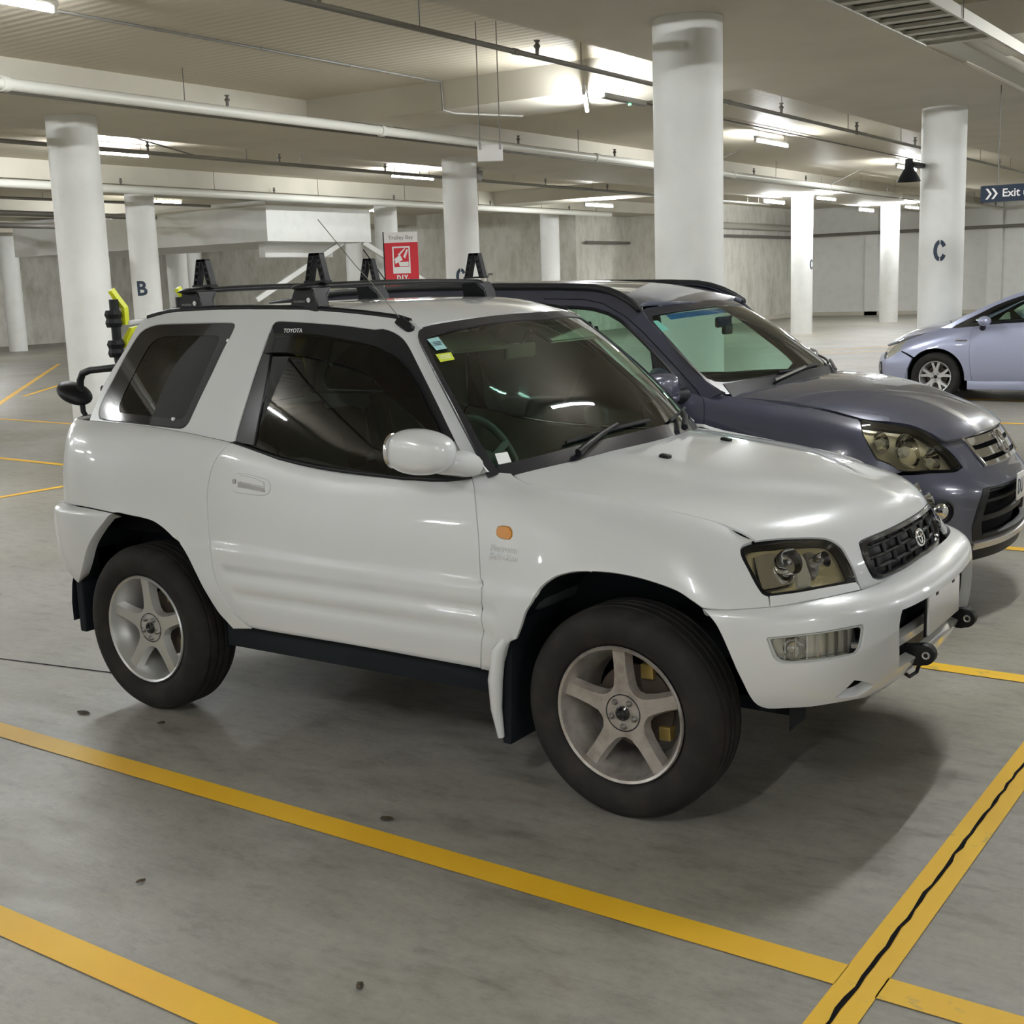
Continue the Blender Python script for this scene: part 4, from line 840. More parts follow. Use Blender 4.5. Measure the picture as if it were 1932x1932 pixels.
# ================= the white off-roader =================
D = json.loads(r'''{"uc":2.4797,"quarter_window":[[-1.436,1.2168],[-1.433,1.199],[-1.421,1.1839],[-1.384,1.1799],[-1.189,1.1766],[-1.047,1.1712],[-0.949,1.1669],[-0.886,1.1648],[-0.856,1.1741],[-0.838,1.1927],[-0.825,1.2201],[-0.79,1.2957],[-0.751,1.383],[-0.716,1.4698],[-0.691,1.5233],[-0.682,1.552],[-0.686,1.5624],[-0.706,1.568],[-0.84,1.569],[-1.03,1.5681],[-1.137,1.5648],[-1.191,1.5543],[-1.236,1.5347],[-1.273,1.4908],[-1.313,1.4289],[-1.365,1.3439],[-1.411,1.2713]],"door_window":[[-0.576,1.1265],[-0.46,1.1039],[-0.344,1.0832],[-0.2329,1.0688],[-0.1249,1.0586],[-0.0203,1.0525],[0.0815,1.0484],[0.1658,1.0461],[0.2533,1.0427],[0.2986,1.0447],[0.369,1.0442],[0.438,1.048],[0.5,1.0568],[0.533,1.0632],[0.487,1.1137],[0.429,1.1717],[0.374,1.2279],[0.318,1.2873],[0.2642,1.3446],[0.2037,1.4103],[0.1498,1.47],[0.1135,1.5022],[0.0669,1.5255],[0.0238,1.5365],[-0.0095,1.5349],[-0.1439,1.5504],[-0.2956,1.562],[-0.448,1.5704],[-0.472,1.5675],[-0.483,1.5556],[-0.49,1.5274],[-0.502,1.4712],[-0.516,1.4189],[-0.531,1.3463],[-0.547,1.2655],[-0.566,1.1843]],"door":[[-0.577,0.9805],[-0.592,0.9263],[-0.614,0.8347],[-0.635,0.7654],[-0.653,0.6957],[-0.663,0.64],[-0.67,0.595],[-0.672,0.5612],[-0.672,0.5584],[-0.67,0.5012],[-0.667,0.4461],[-0.659,0.4097],[-0.649,0.3747],[-0.643,0.324],[-0.625,0.264],[-0.6,0.2112],[-0.567,0.165],[-0.519,0.1323],[-0.484,0.1168],[0.0098,0.1168],[0.344,0.1138],[0.581,0.1119],[0.591,0.1507],[0.604,0.2019],[0.611,0.2444],[0.608,0.292],[0.613,0.3524],[0.613,0.3846],[0.618,0.3926],[0.602,0.4134],[0.597,0.4766],[0.589,0.5677],[0.571,0.6797],[0.546,0.8324],[0.521,0.9546],[0.49,0.9377],[0.432,0.9172],[0.365,0.9164],[0.2949,0.9293],[0.2502,0.9261],[0.1595,0.9575],[0.0723,0.974],[-0.0318,0.9835],[-0.1352,0.9786],[-0.2382,0.9614],[-0.343,0.9434],[-0.455,0.951],[-0.571,0.9844]],"fender":[[0.521,0.9546],[0.546,0.8324],[0.571,0.6797],[0.589,0.5677],[0.597,0.4766],[0.602,0.4134],[0.618,0.3926],[0.613,0.3846],[0.613,0.3524],[0.608,0.292],[0.611,0.2444],[0.604,0.2019],[0.591,0.1507],[0.583,0.1104],[0.657,0.1082],[0.678,0.1451],[0.714,0.2062],[0.747,0.2239],[0.769,0.2664],[0.789,0.3172],[0.815,0.3595],[0.83,0.3972],[0.854,0.4305],[0.894,0.4662],[0.933,0.4859],[0.973,0.501],[1.031,0.5148],[1.018,0.5129],[1.095,0.5262],[1.17,0.5331],[1.244,0.5321],[1.314,0.5208],[1.36,0.4959],[1.394,0.474],[1.463,0.4871],[1.526,0.5003],[1.589,0.51],[1.585,0.5721],[1.567,0.5876],[1.55,0.6325],[1.521,0.7275],[1.496,0.7986],[1.49,0.8352],[1.496,0.8652],[1.515,0.8931],[1.541,0.9304],[1.485,0.9721],[1.396,0.987],[1.322,0.9859],[1.231,0.9825],[1.119,0.9785],[0.99,0.9643],[0.863,0.9164],[0.74,0.911],[0.692,0.9523],[0.662,1.0],[0.655,1.0],[0.575,0.9984]],"headlight":[[1.492,0.8363],[1.492,0.8164],[1.503,0.7752],[1.519,0.7274],[1.538,0.6648],[1.555,0.6134],[1.569,0.588],[1.589,0.5789],[1.643,0.5912],[1.773,0.606],[1.885,0.5969],[1.957,0.5886],[1.99,0.5973],[2.008,0.6584],[2.008,0.745],[1.998,0.8256],[1.977,0.876],[1.931,0.9204],[1.828,0.9769],[1.686,0.9956],[1.569,0.9354],[1.521,0.8922],[1.5,0.8637]],"lightstrip":[[1.589,0.577],[1.643,0.5893],[1.772,0.6041],[1.884,0.5951],[1.969,0.5833],[1.977,0.5591],[1.977,0.5257],[1.862,0.5382],[1.717,0.5362],[1.64,0.5194],[1.589,0.5102]],"indicator":[[0.659,0.5964],[0.663,0.6115],[0.682,0.6176],[0.708,0.617],[0.718,0.6031],[0.719,0.5846],[0.711,0.5724],[0.69,0.57],[0.67,0.5734],[0.661,0.5803]],"handle":[[-0.547,0.6395],[-0.543,0.6659],[-0.525,0.6905],[-0.498,0.7003],[-0.426,0.7058],[-0.37,0.7056],[-0.353,0.6926],[-0.348,0.6699],[-0.354,0.6433],[-0.37,0.6299],[-0.419,0.618],[-0.514,0.6087],[-0.54,0.6174]],"badge":[[0.651,0.5381],[0.726,0.5386],[0.73,0.4975],[0.65,0.4947]],"rbumper":[[-1.634,0.1333],[-1.399,0.1102],[-1.215,0.2023],[-1.268,0.333],[-1.319,0.4168],[-1.368,0.4919],[-1.403,0.5621],[-1.432,0.6354],[-1.493,0.7875],[-1.526,0.8454],[-1.55,0.8075],[-1.595,0.7258],[-1.638,0.6779]],"bstrip":[[-0.576,1.1265],[-0.479,1.1191],[-0.474,1.1873],[-0.467,1.2674],[-0.463,1.3712],[-0.467,1.4471],[-0.465,1.5184],[-0.485,1.5548],[-0.49,1.5274],[-0.502,1.4712],[-0.516,1.4189],[-0.531,1.3463],[-0.547,1.2655],[-0.566,1.1843]],"topstrip":[[-0.485,1.5548],[-0.472,1.5675],[-0.448,1.5704],[-0.2956,1.562],[-0.1439,1.5504],[-0.0095,1.5349],[0.0238,1.5365],[0.0669,1.5255],[0.1135,1.5022],[0.1498,1.47],[0.2037,1.4103],[0.2642,1.3446],[0.318,1.2873],[0.374,1.2279],[0.429,1.1717],[0.404,1.1692],[0.385,1.1721],[0.343,1.2166],[0.303,1.255],[0.2545,1.3083],[0.203,1.359],[0.1484,1.4069],[0.0937,1.4406],[0.0443,1.456],[0.0198,1.4688],[-0.0782,1.4887],[-0.23,1.5114],[-0.334,1.5183],[-0.465,1.5192]],"visor":[[-0.475,1.5233],[-0.335,1.5203],[-0.2305,1.5134],[-0.0788,1.4907],[0.0193,1.4707],[0.0437,1.4579],[0.0931,1.4425],[0.1478,1.4087],[0.2025,1.3608],[0.2539,1.3101],[0.302,1.2567],[0.342,1.2184],[0.384,1.1738],[0.379,1.1684],[0.324,1.1914],[0.2457,1.2396],[0.1911,1.2694],[0.1354,1.3034],[0.0816,1.3307],[0.0258,1.3708],[-0.0519,1.3971],[-0.1548,1.42],[-0.2604,1.4394],[-0.369,1.4524],[-0.485,1.4523]],"toy":[[-0.393,1.5347],[-0.328,1.5309],[-0.326,1.5253],[-0.391,1.5283]],"antbase":[[0.0759,1.5519],[0.0802,1.565],[0.0984,1.5684],[0.1463,1.5392],[0.1473,1.5298],[0.1317,1.5256],[0.1201,1.5284]],"mirrbase":[[0.38,1.1614],[0.385,1.1703],[0.433,1.1614],[0.518,1.0702],[0.436,1.0616]],"flapF":[[0.746,0.2221],[0.721,0.2157],[0.689,0.1729],[0.674,0.1446],[0.665,0.1233]],"stick1":[[-1.047,0.8989],[-0.974,0.9045],[-0.955,0.8115],[-1.02,0.8096]],"stick2":[[-1.035,0.7847],[-0.944,0.7802],[-0.944,0.7258],[-1.027,0.7254]],"stick3":[[-0.965,0.1196],[-0.908,0.1164],[-0.911,0.0578],[-0.969,0.0581]],"sideframe":[[-1.504,1.1707],[-1.347,1.1719],[-1.188,1.171],[-1.046,1.1649],[-0.884,1.1535],[-0.727,1.1385],[-0.596,1.1243],[-0.576,1.1265],[-0.566,1.1843],[-0.547,1.2655],[-0.531,1.3463],[-0.516,1.4189],[-0.502,1.4712],[-0.49,1.5274],[-0.483,1.5556],[-0.472,1.5675],[-0.448,1.5704],[-0.2956,1.562],[-0.1439,1.5504],[-0.0095,1.5349],[0.0238,1.5365],[0.0669,1.5255],[0.1135,1.5022],[0.1498,1.47],[0.2037,1.4103],[0.2642,1.3446],[0.318,1.2873],[0.374,1.2279],[0.429,1.1717],[0.487,1.1137],[0.533,1.0632],[0.597,1.0779],[0.542,1.1295],[0.46,1.2054],[0.379,1.2845],[0.2994,1.3663],[0.2323,1.4396],[0.1852,1.4919],[0.1705,1.5107],[0.1676,1.5257],[0.1765,1.5368],[0.1206,1.5647],[0.0736,1.5778],[-0.0649,1.5961],[-0.2105,1.6101],[-0.42,1.6222],[-0.604,1.6263],[-0.62,1.6273],[-0.788,1.6282],[-0.974,1.6251],[-1.083,1.6196],[-1.21,1.5981],[-1.21,1.5981],[-1.253,1.5734],[-1.276,1.5458],[-1.314,1.473],[-1.346,1.4284],[-1.381,1.3857],[-1.429,1.3221],[-1.469,1.2467],[-1.499,1.1868],[-1.504,1.1707]],"roofseam":[[0.1206,1.5647],[0.0736,1.5778],[-0.0649,1.5961],[-0.2105,1.6101],[-0.42,1.6222],[-0.604,1.6263],[-0.62,1.6273],[-0.788,1.6282],[-0.974,1.6251],[-1.083,1.6196],[-1.21,1.5981]],"dpillar":[[-1.21,1.5981],[-1.253,1.5734],[-1.276,1.5458],[-1.314,1.473],[-1.346,1.4284],[-1.381,1.3857],[-1.429,1.3221],[-1.469,1.2467],[-1.499,1.1868],[-1.504,1.1707]],"quarter":[[-1.86,0.9374],[-1.437,0.9174],[-1.301,0.9252],[-1.169,0.9406],[-1.035,0.9512],[-0.874,0.9629],[-0.718,0.9662],[-0.589,0.9638],[-0.592,0.9263],[-0.614,0.8347],[-0.635,0.7654],[-0.653,0.6957],[-0.663,0.64],[-0.67,0.595],[-0.672,0.5612],[-0.672,0.5584],[-0.67,0.5012],[-0.667,0.4461],[-0.659,0.4097],[-0.649,0.3747],[-0.643,0.324],[-0.625,0.264],[-0.6,0.2112],[-0.567,0.165],[-0.519,0.1323],[-0.485,0.1147],[-0.583,0.103],[-0.61,0.1262],[-0.646,0.157],[-0.682,0.2161],[-0.726,0.2962],[-0.769,0.3583],[-0.813,0.3982],[-0.849,0.4087],[-0.879,0.424],[-0.921,0.4418],[-0.971,0.4555],[-1.033,0.4609],[-1.098,0.4626],[-1.174,0.4652],[-1.209,0.4625],[-1.387,0.4667],[-1.7,0.4667],[-1.86,0.4667]],"hood":[[1.244,0.0],[1.244,-0.1875],[1.246,-0.3326],[1.244,-0.3942],[1.235,-0.4228],[1.208,-0.4316],[1.165,-0.4365],[1.127,-0.4425],[1.095,-0.4472],[1.071,-0.4622],[1.054,-0.4835],[1.037,-0.5314],[1.015,-0.613],[1.008,-0.6576],[0.951,-0.66],[0.856,-0.6637],[0.748,-0.675],[0.595,-0.6921],[0.434,-0.7134],[0.2962,-0.7204],[0.1957,-0.7325],[0.1054,-0.737],[0.0596,-0.718],[0.0197,-0.6909],[0.0043,-0.6805],[0.0536,-0.4961],[0.1073,-0.3344],[0.1269,-0.0738],[0.1269,0.0],[0.1269,0.0738],[0.1073,0.3344],[0.0536,0.4961],[0.0043,0.6805],[0.0197,0.6909],[0.0596,0.718],[0.1054,0.737],[0.1957,0.7325],[0.2962,0.7204],[0.434,0.7134],[0.595,0.6921],[0.748,0.675],[0.856,0.6637],[0.951,0.66],[1.008,0.6576],[1.015,0.613],[1.037,0.5314],[1.054,0.4835],[1.071,0.4622],[1.095,0.4472],[1.127,0.4425],[1.165,0.4365],[1.208,0.4316],[1.235,0.4228],[1.244,0.3942],[1.246,0.3326],[1.244,0.1875]],"grille":[[1.088,0.0],[1.089,-0.2835],[1.092,-0.3574],[1.097,-0.372],[1.142,-0.3811],[1.19,-0.3701],[1.21,-0.3597],[1.22,-0.3388],[1.225,-0.309],[1.224,-0.1362],[1.22,0.0],[1.224,0.1362],[1.225,0.309],[1.22,0.3388],[1.21,0.3597],[1.19,0.3701],[1.142,0.3811],[1.097,0.372],[1.092,0.3574],[1.089,0.2835]],"bump_half":[[-1.092,0.1492],[-1.018,0.1534],[-0.954,0.1265],[-0.891,0.0999],[-0.839,0.075],[-0.761,0.0393],[-0.623,0.0284],[-0.52,0.0359],[-0.3,0.018],[0.0,0.0108],[0.0,0.8926],[-0.328,0.8926],[-0.401,0.9195],[-0.502,0.9162],[-0.597,0.8844],[-0.687,0.8735],[-0.762,0.88],[-0.834,0.8804],[-0.897,0.8945],[-0.929,0.855],[-0.948,0.7792],[-0.967,0.6825],[-0.988,0.5914],[-1.013,0.4786],[-1.042,0.3678]],"bumper":[[-1.092,0.1492],[-1.018,0.1534],[-0.954,0.1265],[-0.891,0.0999],[-0.839,0.075],[-0.761,0.0393],[-0.623,0.0284],[-0.52,0.0359],[-0.3,0.018],[0.0,0.0108],[0.3,0.018],[0.52,0.0359],[0.623,0.0284],[0.761,0.0393],[0.839,0.075],[0.891,0.0999],[0.954,0.1265],[1.018,0.1534],[1.092,0.1492],[1.042,0.3678],[1.013,0.4786],[0.988,0.5914],[0.967,0.6825],[0.948,0.7792],[0.929,0.855],[0.897,0.8945],[0.834,0.8804],[0.762,0.88],[0.687,0.8735],[0.597,0.8844],[0.502,0.9162],[0.401,0.9195],[0.328,0.8926],[0.0,0.8926],[-0.328,0.8926],[-0.401,0.9195],[-0.502,0.9162],[-0.597,0.8844],[-0.687,0.8735],[-0.762,0.88],[-0.834,0.8804],[-0.897,0.8945],[-0.929,0.855],[-0.948,0.7792],[-0.967,0.6825],[-0.988,0.5914],[-1.013,0.4786],[-1.042,0.3678]],"fog":[[-0.899,0.4277],[-0.896,0.4221],[-0.826,0.4138],[-0.746,0.4094],[-0.676,0.4055],[-0.605,0.4054],[-0.596,0.4168],[-0.599,0.4499],[-0.609,0.508],[-0.624,0.5348],[-0.644,0.538],[-0.728,0.5457],[-0.81,0.5515],[-0.854,0.5503],[-0.869,0.5408],[-0.879,0.521],[-0.891,0.4705]],"duct":[[-0.679,0.8147],[-0.648,0.7632],[-0.621,0.7055],[-0.588,0.7311],[-0.522,0.797],[-0.544,0.8214],[-0.582,0.8521],[-0.615,0.8473]],"washers":[[0.2859,-0.2606],[0.2929,0.2256]]}''')
S = white_car_surfaces()
LOW = Sheet(S['low']); UP = Sheet(S['up'], (-.3, 0, 1.2)); ROOF = Sheet(S['roof'], (-.3, 0, .5)); SH = Sheet(S['shield'], (-.3, 0, 1.)); HOOD = Sheet(S['hood'], (.9, 0, .6)); RB = Sheet(S['rbump'])
BP = Sheet(Fold(S['bump'], D['uc']), (0.6, 0, .55))
car = empty('white_suv', (0, 0, 0), 'white three-door off-roader with black roof bars and five-spoke alloy wheels', 'car')
BOTH = (1, -1)
def seam(name, sh, loop, m, parent, side=1, r=.0045, lift=-.0095, closed=True, corner=32, step=.03):
    L = np.asarray(loop, float)
    u0, w0 = L.mean(0); e = 1e-3
    k = np.linalg.norm(sh.f.ev(np.array([u0]), np.array([w0+e])) - sh.f.ev(np.array([u0]), np.array([w0-e]))) / np.linalg.norm(sh.f.ev(np.array([u0+e]), np.array([w0])) - sh.f.ev(np.array([u0-e]), np.array([w0])))
    q = dedupe(smooth_loop(dedupe(L * [1, k]), step, corner), 2e-3) / [1, k]
    P = sh.f.ev(q[:, 0], q[:, 1]); N = sh.nrm(q[:, 0], q[:, 1])
    if np.sum((P.mean(0) - sh.c) * N.mean(0)) < 0: N = -N
    P = (P + N * lift) * np.array([1, side, 1.])
    bm = bmesh.new(); tube(bm, [Vector(p) for p in P], r, 6, closed=closed); return link(name, bm, m, parent, 60)
def P_(name, sh, key, m, parent=car, **k): return panel(name, sh, D[key] if isinstance(key, str) else key, m, parent, **k)
# body skin
doors = P_('door', LOW, 'door', M['white'], sides=BOTH, gap=.003, step=.012, rnd=.003)
for k, s in enumerate(BOTH): seam('door_gap_shade', LOW, D['door'], M['inner'], doors[k], s)  # near-black rods behind the door gaps, added so the gaps read as shade
door = doors[0]
P_('rear_quarter_panel', LOW, 'quarter', M['white'], sides=BOTH, step=.015)
fend = P_('front_fender', LOW, 'fender', M['white'], sides=BOTH, step=.014, holes=[D['indicator']], holerim=True)
P_('side_frame', UP, 'sideframe', M['white'], sides=BOTH, holes=[D['quarter_window']], gap=.0015, rim=.02, corner=38)
hood = P_('hood', HOOD, 'hood', M['white'], holes=[D['grille']], gap=.003, rim=.02, corner=40)[0]
seam('bonnet_gap_shade', HOOD, D['hood'], M['inner'], hood, r=.006, lift=-.013, corner=40)  # painted shade: a dark rod sunk round the bonnet gap
# roof skin between the gutters
rf = [(x, -(abs(S['up'].ev(np.array([x]), np.array([z]))[0][1]) - .006)) for x, z in D['roofseam']]
front = [(.150, -.545), (.172, -.528), (.184, -.503), (.227, -.396), (.272, -.251), (.302, -.113), (.314, 0), (.302, .113), (.272, .251), (.227, .396), (.184, .503), (.172, .528), (.150, .545)]
rear = [(-1.24, -.585), (-1.36, -.56), (-1.43, -.50), (-1.455, -.25), (-1.46, 0), (-1.455, .25), (-1.43, .50), (-1.36, .56), (-1.24, .585)]
loop = front[:1][:0] + rf[::-1] + front + [(x, -y) for x, y in rf] + rear[::-1]
loop = rear[::-1][0:0] + [p for p in rf[::-1]][0:0] + loop
panel('roof', ROOF, loop, M['white'], car, gap=.004, rim=.02, step=.04, corner=50)
for s in BOTH:
    pts = [S['up'].ev(np.array([x]), np.array([z]))[0] for x, z in D['roofseam']]
    rod('roof_gutter', [(p[0], p[1] * s + .004 * s, p[2] - .004) for p in pts], .011, M['black'], car, 8)
# tail: glass above, painted gate below, stretched between the two rear pillars
dp = [S['up'].ev(np.array([x]), np.array([z]))[0] for x, z in D['dpillar']]
def gate(name, pts, m, inset_, back):
    bm = bmesh.new(); rows = []
    for p in pts:
        rows.append([bm.verts.new((p[0] - back * (1 - q * q), -(abs(p[1]) - inset_) * q, p[2])) for q in np.linspace(-1, 1, 13)])
    for A, B in zip(rows, rows[1:]):
        for i in range(12): bm.faces.new((A[i], A[i+1], B[i+1], B[i]))
    return link(name, bm, m, car, 60)
gate('tailgate_frame', dp, M['white'], .0, .075); gate('rear_window', dp[2:-1], M['tint'], .09, .083)
tg = Fold(S['low'], S['low'].ku[-1]); 
class Tail:
    def ev(s, u, w):
        u = np.asarray(u, float); p = S['low'].ev(-2.432 + np.abs(u), np.asarray(w, float)); p[:, 1] *= np.where(u > 0, 1, -1); return p
panel('tailgate', Sheet(Tail()), [(-.57, .63), (.57, .63), (.57, 1.), (-.57, 1.)], M['white'], car, step=.04, raw=False)
P_('rear_bumper', RB, 'rbumper', M['white'], sides=BOTH, rim=.05)
class TailB:
    def ev(s, u, w):
        u = np.asarray(u, float); p = S['rbump'].ev(-2.432 + np.abs(u), np.asarray(w, float)); p[:, 1] *= np.where(u > 0, 1, -1); return p
panel('rear_bumper_centre', Sheet(TailB()), [(-.72, .05), (.72, .05), (.72, .98), (-.72, .98)], M['white'], car, step=.05, rim=.05)
for s in BOTH:
    pass
# front bumper with its centre opening, ducts and lamp recesses
op = [(-.395, .735), (-.420, .56), (-.424, .45), (-.405, .385), (.405, .385), (.424, .45), (.420, .56), (.395, .735)]
fogR, ductR = D['fog'], D['duct']; mir = lambda L: [(-u, w) for u, w in L]
bumper = panel('front_bumper', BP, D['bumper'], M['white'], car, holes=[op, fogR, mir(fogR), ductR, mir(ductR)], rim=.035, step=.03, gap=.002, corner=40)[0]
panel('bumper_opening', BP, [(-.43, .35), (.43, .35), (.43, .82), (-.43, .82)], M['liner'], bumper, lift=-.10, rim=0)
panel('lower_air_guide', BP, [(-.44, .70), (.44, .70), (.44, .79), (-.44, .79)], M['steel'], bumper, lift=-.075, rim=.02)
panel('bumper_bar', BP, [(-.44, .585), (.44, .585), (.44, .655), (-.44, .655)], M['white'], bumper, lift=-.045, rim=.03, rnd=.012)
panel('bumper_duct_back', BP, [(-.86, .80), (-.5, .80), (-.5, .99), (-.86, .99)], M['inner'], bumper, lift=-.05, rim=0); panel('bumper_duct_back', BP, [(.5, .80), (.86, .80), (.86, .99), (.5, .99)], M['inner'], bumper, lift=-.05, rim=0)
for L in (fogR, mir(fogR)):
    fl = panel('fog_lamp', BP, L, M['lens'], car, gap=.006, lift=-.004, rim=.02, step=.025)[0]
    panel('lamp_surround', BP, L, M['lampin'], fl, gap=.003, lift=-.034, rim=0, step=.025)
    A = np.array(L); c = A.mean(0); sgn = 1 if c[0] < 0 else -1
    k0, k1 = c[0] - .16, c[0] + .16
    ring = inset(dedupe(smooth_loop(A * [1, .42], .02)) if area2(A) > 0 else dedupe(smooth_loop(A[::-1] * [1, .42], .02)), .006) / [1, .42]
    panel('lamp_rim', BP, [tuple(p) for p in A], mat('fog_rim_grey', (.45, .47, .46), .3) if 'fogrim' not in M else M['fogrim'], fl, holes=[[tuple(p) for p in (A - c) * [.93, .86] + c]], lift=-.002, rim=.006, step=.02, gap=.002)
    for q in range(9):
        u = c[0] - .13 + q * .033
        p, n = at(BP, u, c[1], -.022); bm = bmesh.new(); bx(bm, (-.002, -.036, -.006), (.002, .036, .008)); bm.transform(frame(p, n)); link('lens_flute', bm, M['chrome'] if q < 5 else M['steel'], fl)
    for u in (c[0] - .07 * sgn, ):
        p, n = at(BP, u, c[1], -.024); bm = bmesh.new(); lathe(bm, [(.034, .02), (.03, .006), (.018, -.006), (.004, -.010), (.001, -.01)], frame(p, n), 20); link('reflector', bm, M['chrome'], fl, 50)
# plate, hooks and cable
t = box('number_plate', (1.860, -.185, .535), (1.868, .175, .662), M['plate'], car, .003)
box('plate_backing', (1.852, -.19, .53), (1.860, .18, .682), M['black'], t, .003)
for y in (-.10, .09): box('plate_clip', (1.862, y - .012, .652), (1.870, y + .012, .672), M['black'], t)
for y in (-.246, .246):
    bm = bmesh.new(); fm = frame((1.60, y + .017, .482), (0, -1, 0)); prism(bm, [(0, -.03), (.22, -.024)] + [(.275 + .034 * math.cos(a), .012 + .034 * math.sin(a)) for a in np.linspace(-1.9, 1.9, 11)] + [(.22, .036), (0, .02)], fm, .034, .005); h = link('tow_hook', bm, M['black'], car, 40)
    bm = bmesh.new(); lathe(bm, [(.007, .001), (.011, .002), (.013, 0)], frame((1.882, y - .018, .494), (0, -1, 0)), 14); bm2 = link('hook_hole', bm, M['alloy'], h, 40)
    rod('hook_bolt', [(1.80, y - .02, .505), (1.80, y + .02, .505)], .016, M['black'], h)
box('tow_bar_mount', (1.55, -.42, .40), (1.74, .42, .50), M['black'], car, .01)
rod('loose_cable', [(1.80, -.30, .47), (1.82, -.28, .435), (1.83, -.25, .415), (1.84, -.21, .42), (1.845, -.19, .45), (1.84, -.19, .48)], .006, M['black'], car, 8)
# light strip under the headlights, headlights
P_('headlight_strip', LOW, 'lightstrip', M['white'], sides=BOTH)
HLc = np.array(D['headlight']).mean(0)
for s in BOTH:
    hl = P_('headlight', LOW, 'headlight', M['lens'], sides=(s,), gap=.010, lift=.002, rim=.012, step=.025, rnd=.006)[0]
    P_('headlight_seal', LOW, 'headlight', M['black'], hl, sides=(s,), gap=.001, lift=-.006, rim=.02, step=.03, holes=[[tuple(p) for p in (np.array(D['headlight']) - HLc) * [.93, .90] + HLc]])
    P_('lamp_housing', LOW, 'headlight', M['lampgold'], hl, sides=(s,), gap=.004, lift=-.058, rim=0, step=.03)
    P_('lamp_bezel', LOW, [tuple(p) for p in (np.array(D['headlight']) - HLc) * [.975, .96] + HLc], M['lampgold'], hl, sides=(s,), gap=.006, lift=-.034, rim=.02, step=.03)
    P_('main_reflector', LOW, [(1.536, .826), (1.57, .861), (1.612, .883), (1.69, .881), (1.71, .839), (1.712, .778), (1.699, .697), (1.686, .664), (1.626, .645), (1.568, .627), (1.556, .687), (1.545, .761)], M['chrome'], hl, sides=(s,), lift=-.020, rim=.03, step=.02, rnd=.012)
    P_('lamp_fin', LOW, [(1.735, .873), (1.77, .879), (1.785, .795), (1.784, .695), (1.768, .642), (1.709, .65), (1.718, .777)], M['lampin'], hl, sides=(s,), lift=-.026, rim=.03, step=.02, rnd=.01)
    P_('small_reflector', LOW, [(1.782, .876), (1.83, .879), (1.861, .844), (1.858, .781), (1.834, .712), (1.803, .685), (1.782, .699), (1.779, .797)], M['steel'], hl, sides=(s,), lift=-.022, rim=.02, step=.02, rnd=.012)
    for (u, w, R, dz) in ((1.655, .80, .040, -.012), (1.822, .79, .024, -.012)):
        p, n = at(LOW, u, w, dz, s); ax = (n + Vector((.9, 0, .1))).normalized(); bm = bmesh.new()
        lathe(bm, [(R, .035), (R * .96, .012), (R * .8, -.012), (R * .5, -.03), (R * .2, -.036), (.001, -.036)], frame(p, ax), 28); link('reflector', bm, M['chrome'], hl, 60)
        bm = bmesh.new(); lathe(bm, [(.001, .03), (R * .25, .024), (R * .3, .0), (R * .22, -.03)], frame(p, ax), 16); link('bulb_shield', bm, M['steel'], hl, 50)
# grille
gp = P_('grille', HOOD, 'grille', M['black'], gap=.001, lift=-.036, rim=0, step=.03)[0]
G = np.array(D['grille']); gc = G.mean(0)
P_('grille_frame', HOOD, 'grille', M['gloss'], gp, holes=[[tuple(p) for p in (G - gc) * [.78, .93] + gc]], lift=.004, rim=.03, gap=.003, rnd=.006)
for t_ in (1.118, 1.154, 1.190):
    bm = bmesh.new(); tube(bm, [at(HOOD, t_, y, -.016)[0] for y in np.linspace(-.352, .352, 15)], .006, 6); link('grille_bar', bm, M['black'], gp, 60)
for r, (ta, tb) in enumerate(((1.09, 1.118), (1.118, 1.154), (1.154, 1.190), (1.190, 1.218))):
    for y in np.linspace(-.30, .30, 6) + (.06 if r % 2 else 0):
        if abs(y) < .345:
            bm = bmesh.new(); tube(bm, [at(HOOD, q, y, -.014)[0] for q in (ta, tb)], .009, 6); link('grille_divider', bm, M['black'], gp, 60)
def ovals(parent, p, n, W, H, m, r=.006):
    f = frame(p, n); bm = bmesh.new()
    def ring(cx, cy, a, b): tube(bm, [f @ Vector((cx + a * math.cos(q), cy + b * math.sin(q), 0)) for q in np.linspace(0, 2*math.pi, 29)[:-1]], r, 6, closed=True)
    ring(0, 0, W, H); ring(0, H * .12, W * .36, H * .80); ring(0, H * .42, W * .78, H * .34)
    return link('badge', bm, m, parent, 60)
pe, ne = at(HOOD, 1.155, 0, .012); ovals(gp, pe, ne, .040, .027, M['chrome'], .0042)
# washers on the bonnet
for t_, y in D['washers']:
    p, n = at(HOOD, t_, y, 0); bm = bmesh.new(); bx(bm, (-.014, -.02, -.004), (.014, .02, .011), .005); bm.transform(frame(p, n, (1, 0, 0))); link('washer_jet', bm, M['black'], hood, 40)
# windscreen: black band, glass, labels
wr_ = [(-1.026, .008), (-1.0325, .1376), (-1.044, .292), (-1.056, .454), (-1.069, .626), (-1.080, .783), (-1.089, .90), (-1.086, .945), (-1.072, .976), (-1.04, .995), (-.979, 1.002), (-.77, 1.004), (-.49, 1.002), (-.22, .996), (0, .992)]
wi_ = [(-.985, .045), (-1.0, .148), (-1.0115, .297), (-1.0295, .469), (-1.045, .665), (-1.055, .80), (-1.050, .88), (-1.018, .922), (-.813, .939), (-.545, .944), (-.294, .938), (0, .933)]
wl = wr_ + [(-a, b) for a, b in wr_[:-1][::-1]] + [(.5, .0), (0, .0), (-.5, .0)]
wh_ = wi_ + [(-a, b) for a, b in wi_[:-1][::-1]] + [(.5, .07), (0, .075), (-.5, .07)]
ws = panel('windscreen', SH, wl, M['ws'], car, gap=.004, rim=0, lift=-.003, step=.05, corner=30)[0]
panel('windscreen_band', SH, wl, M['strip'], ws, holes=[wh_], gap=.001, lift=.001, rim=.012, step=.04, corner=30)
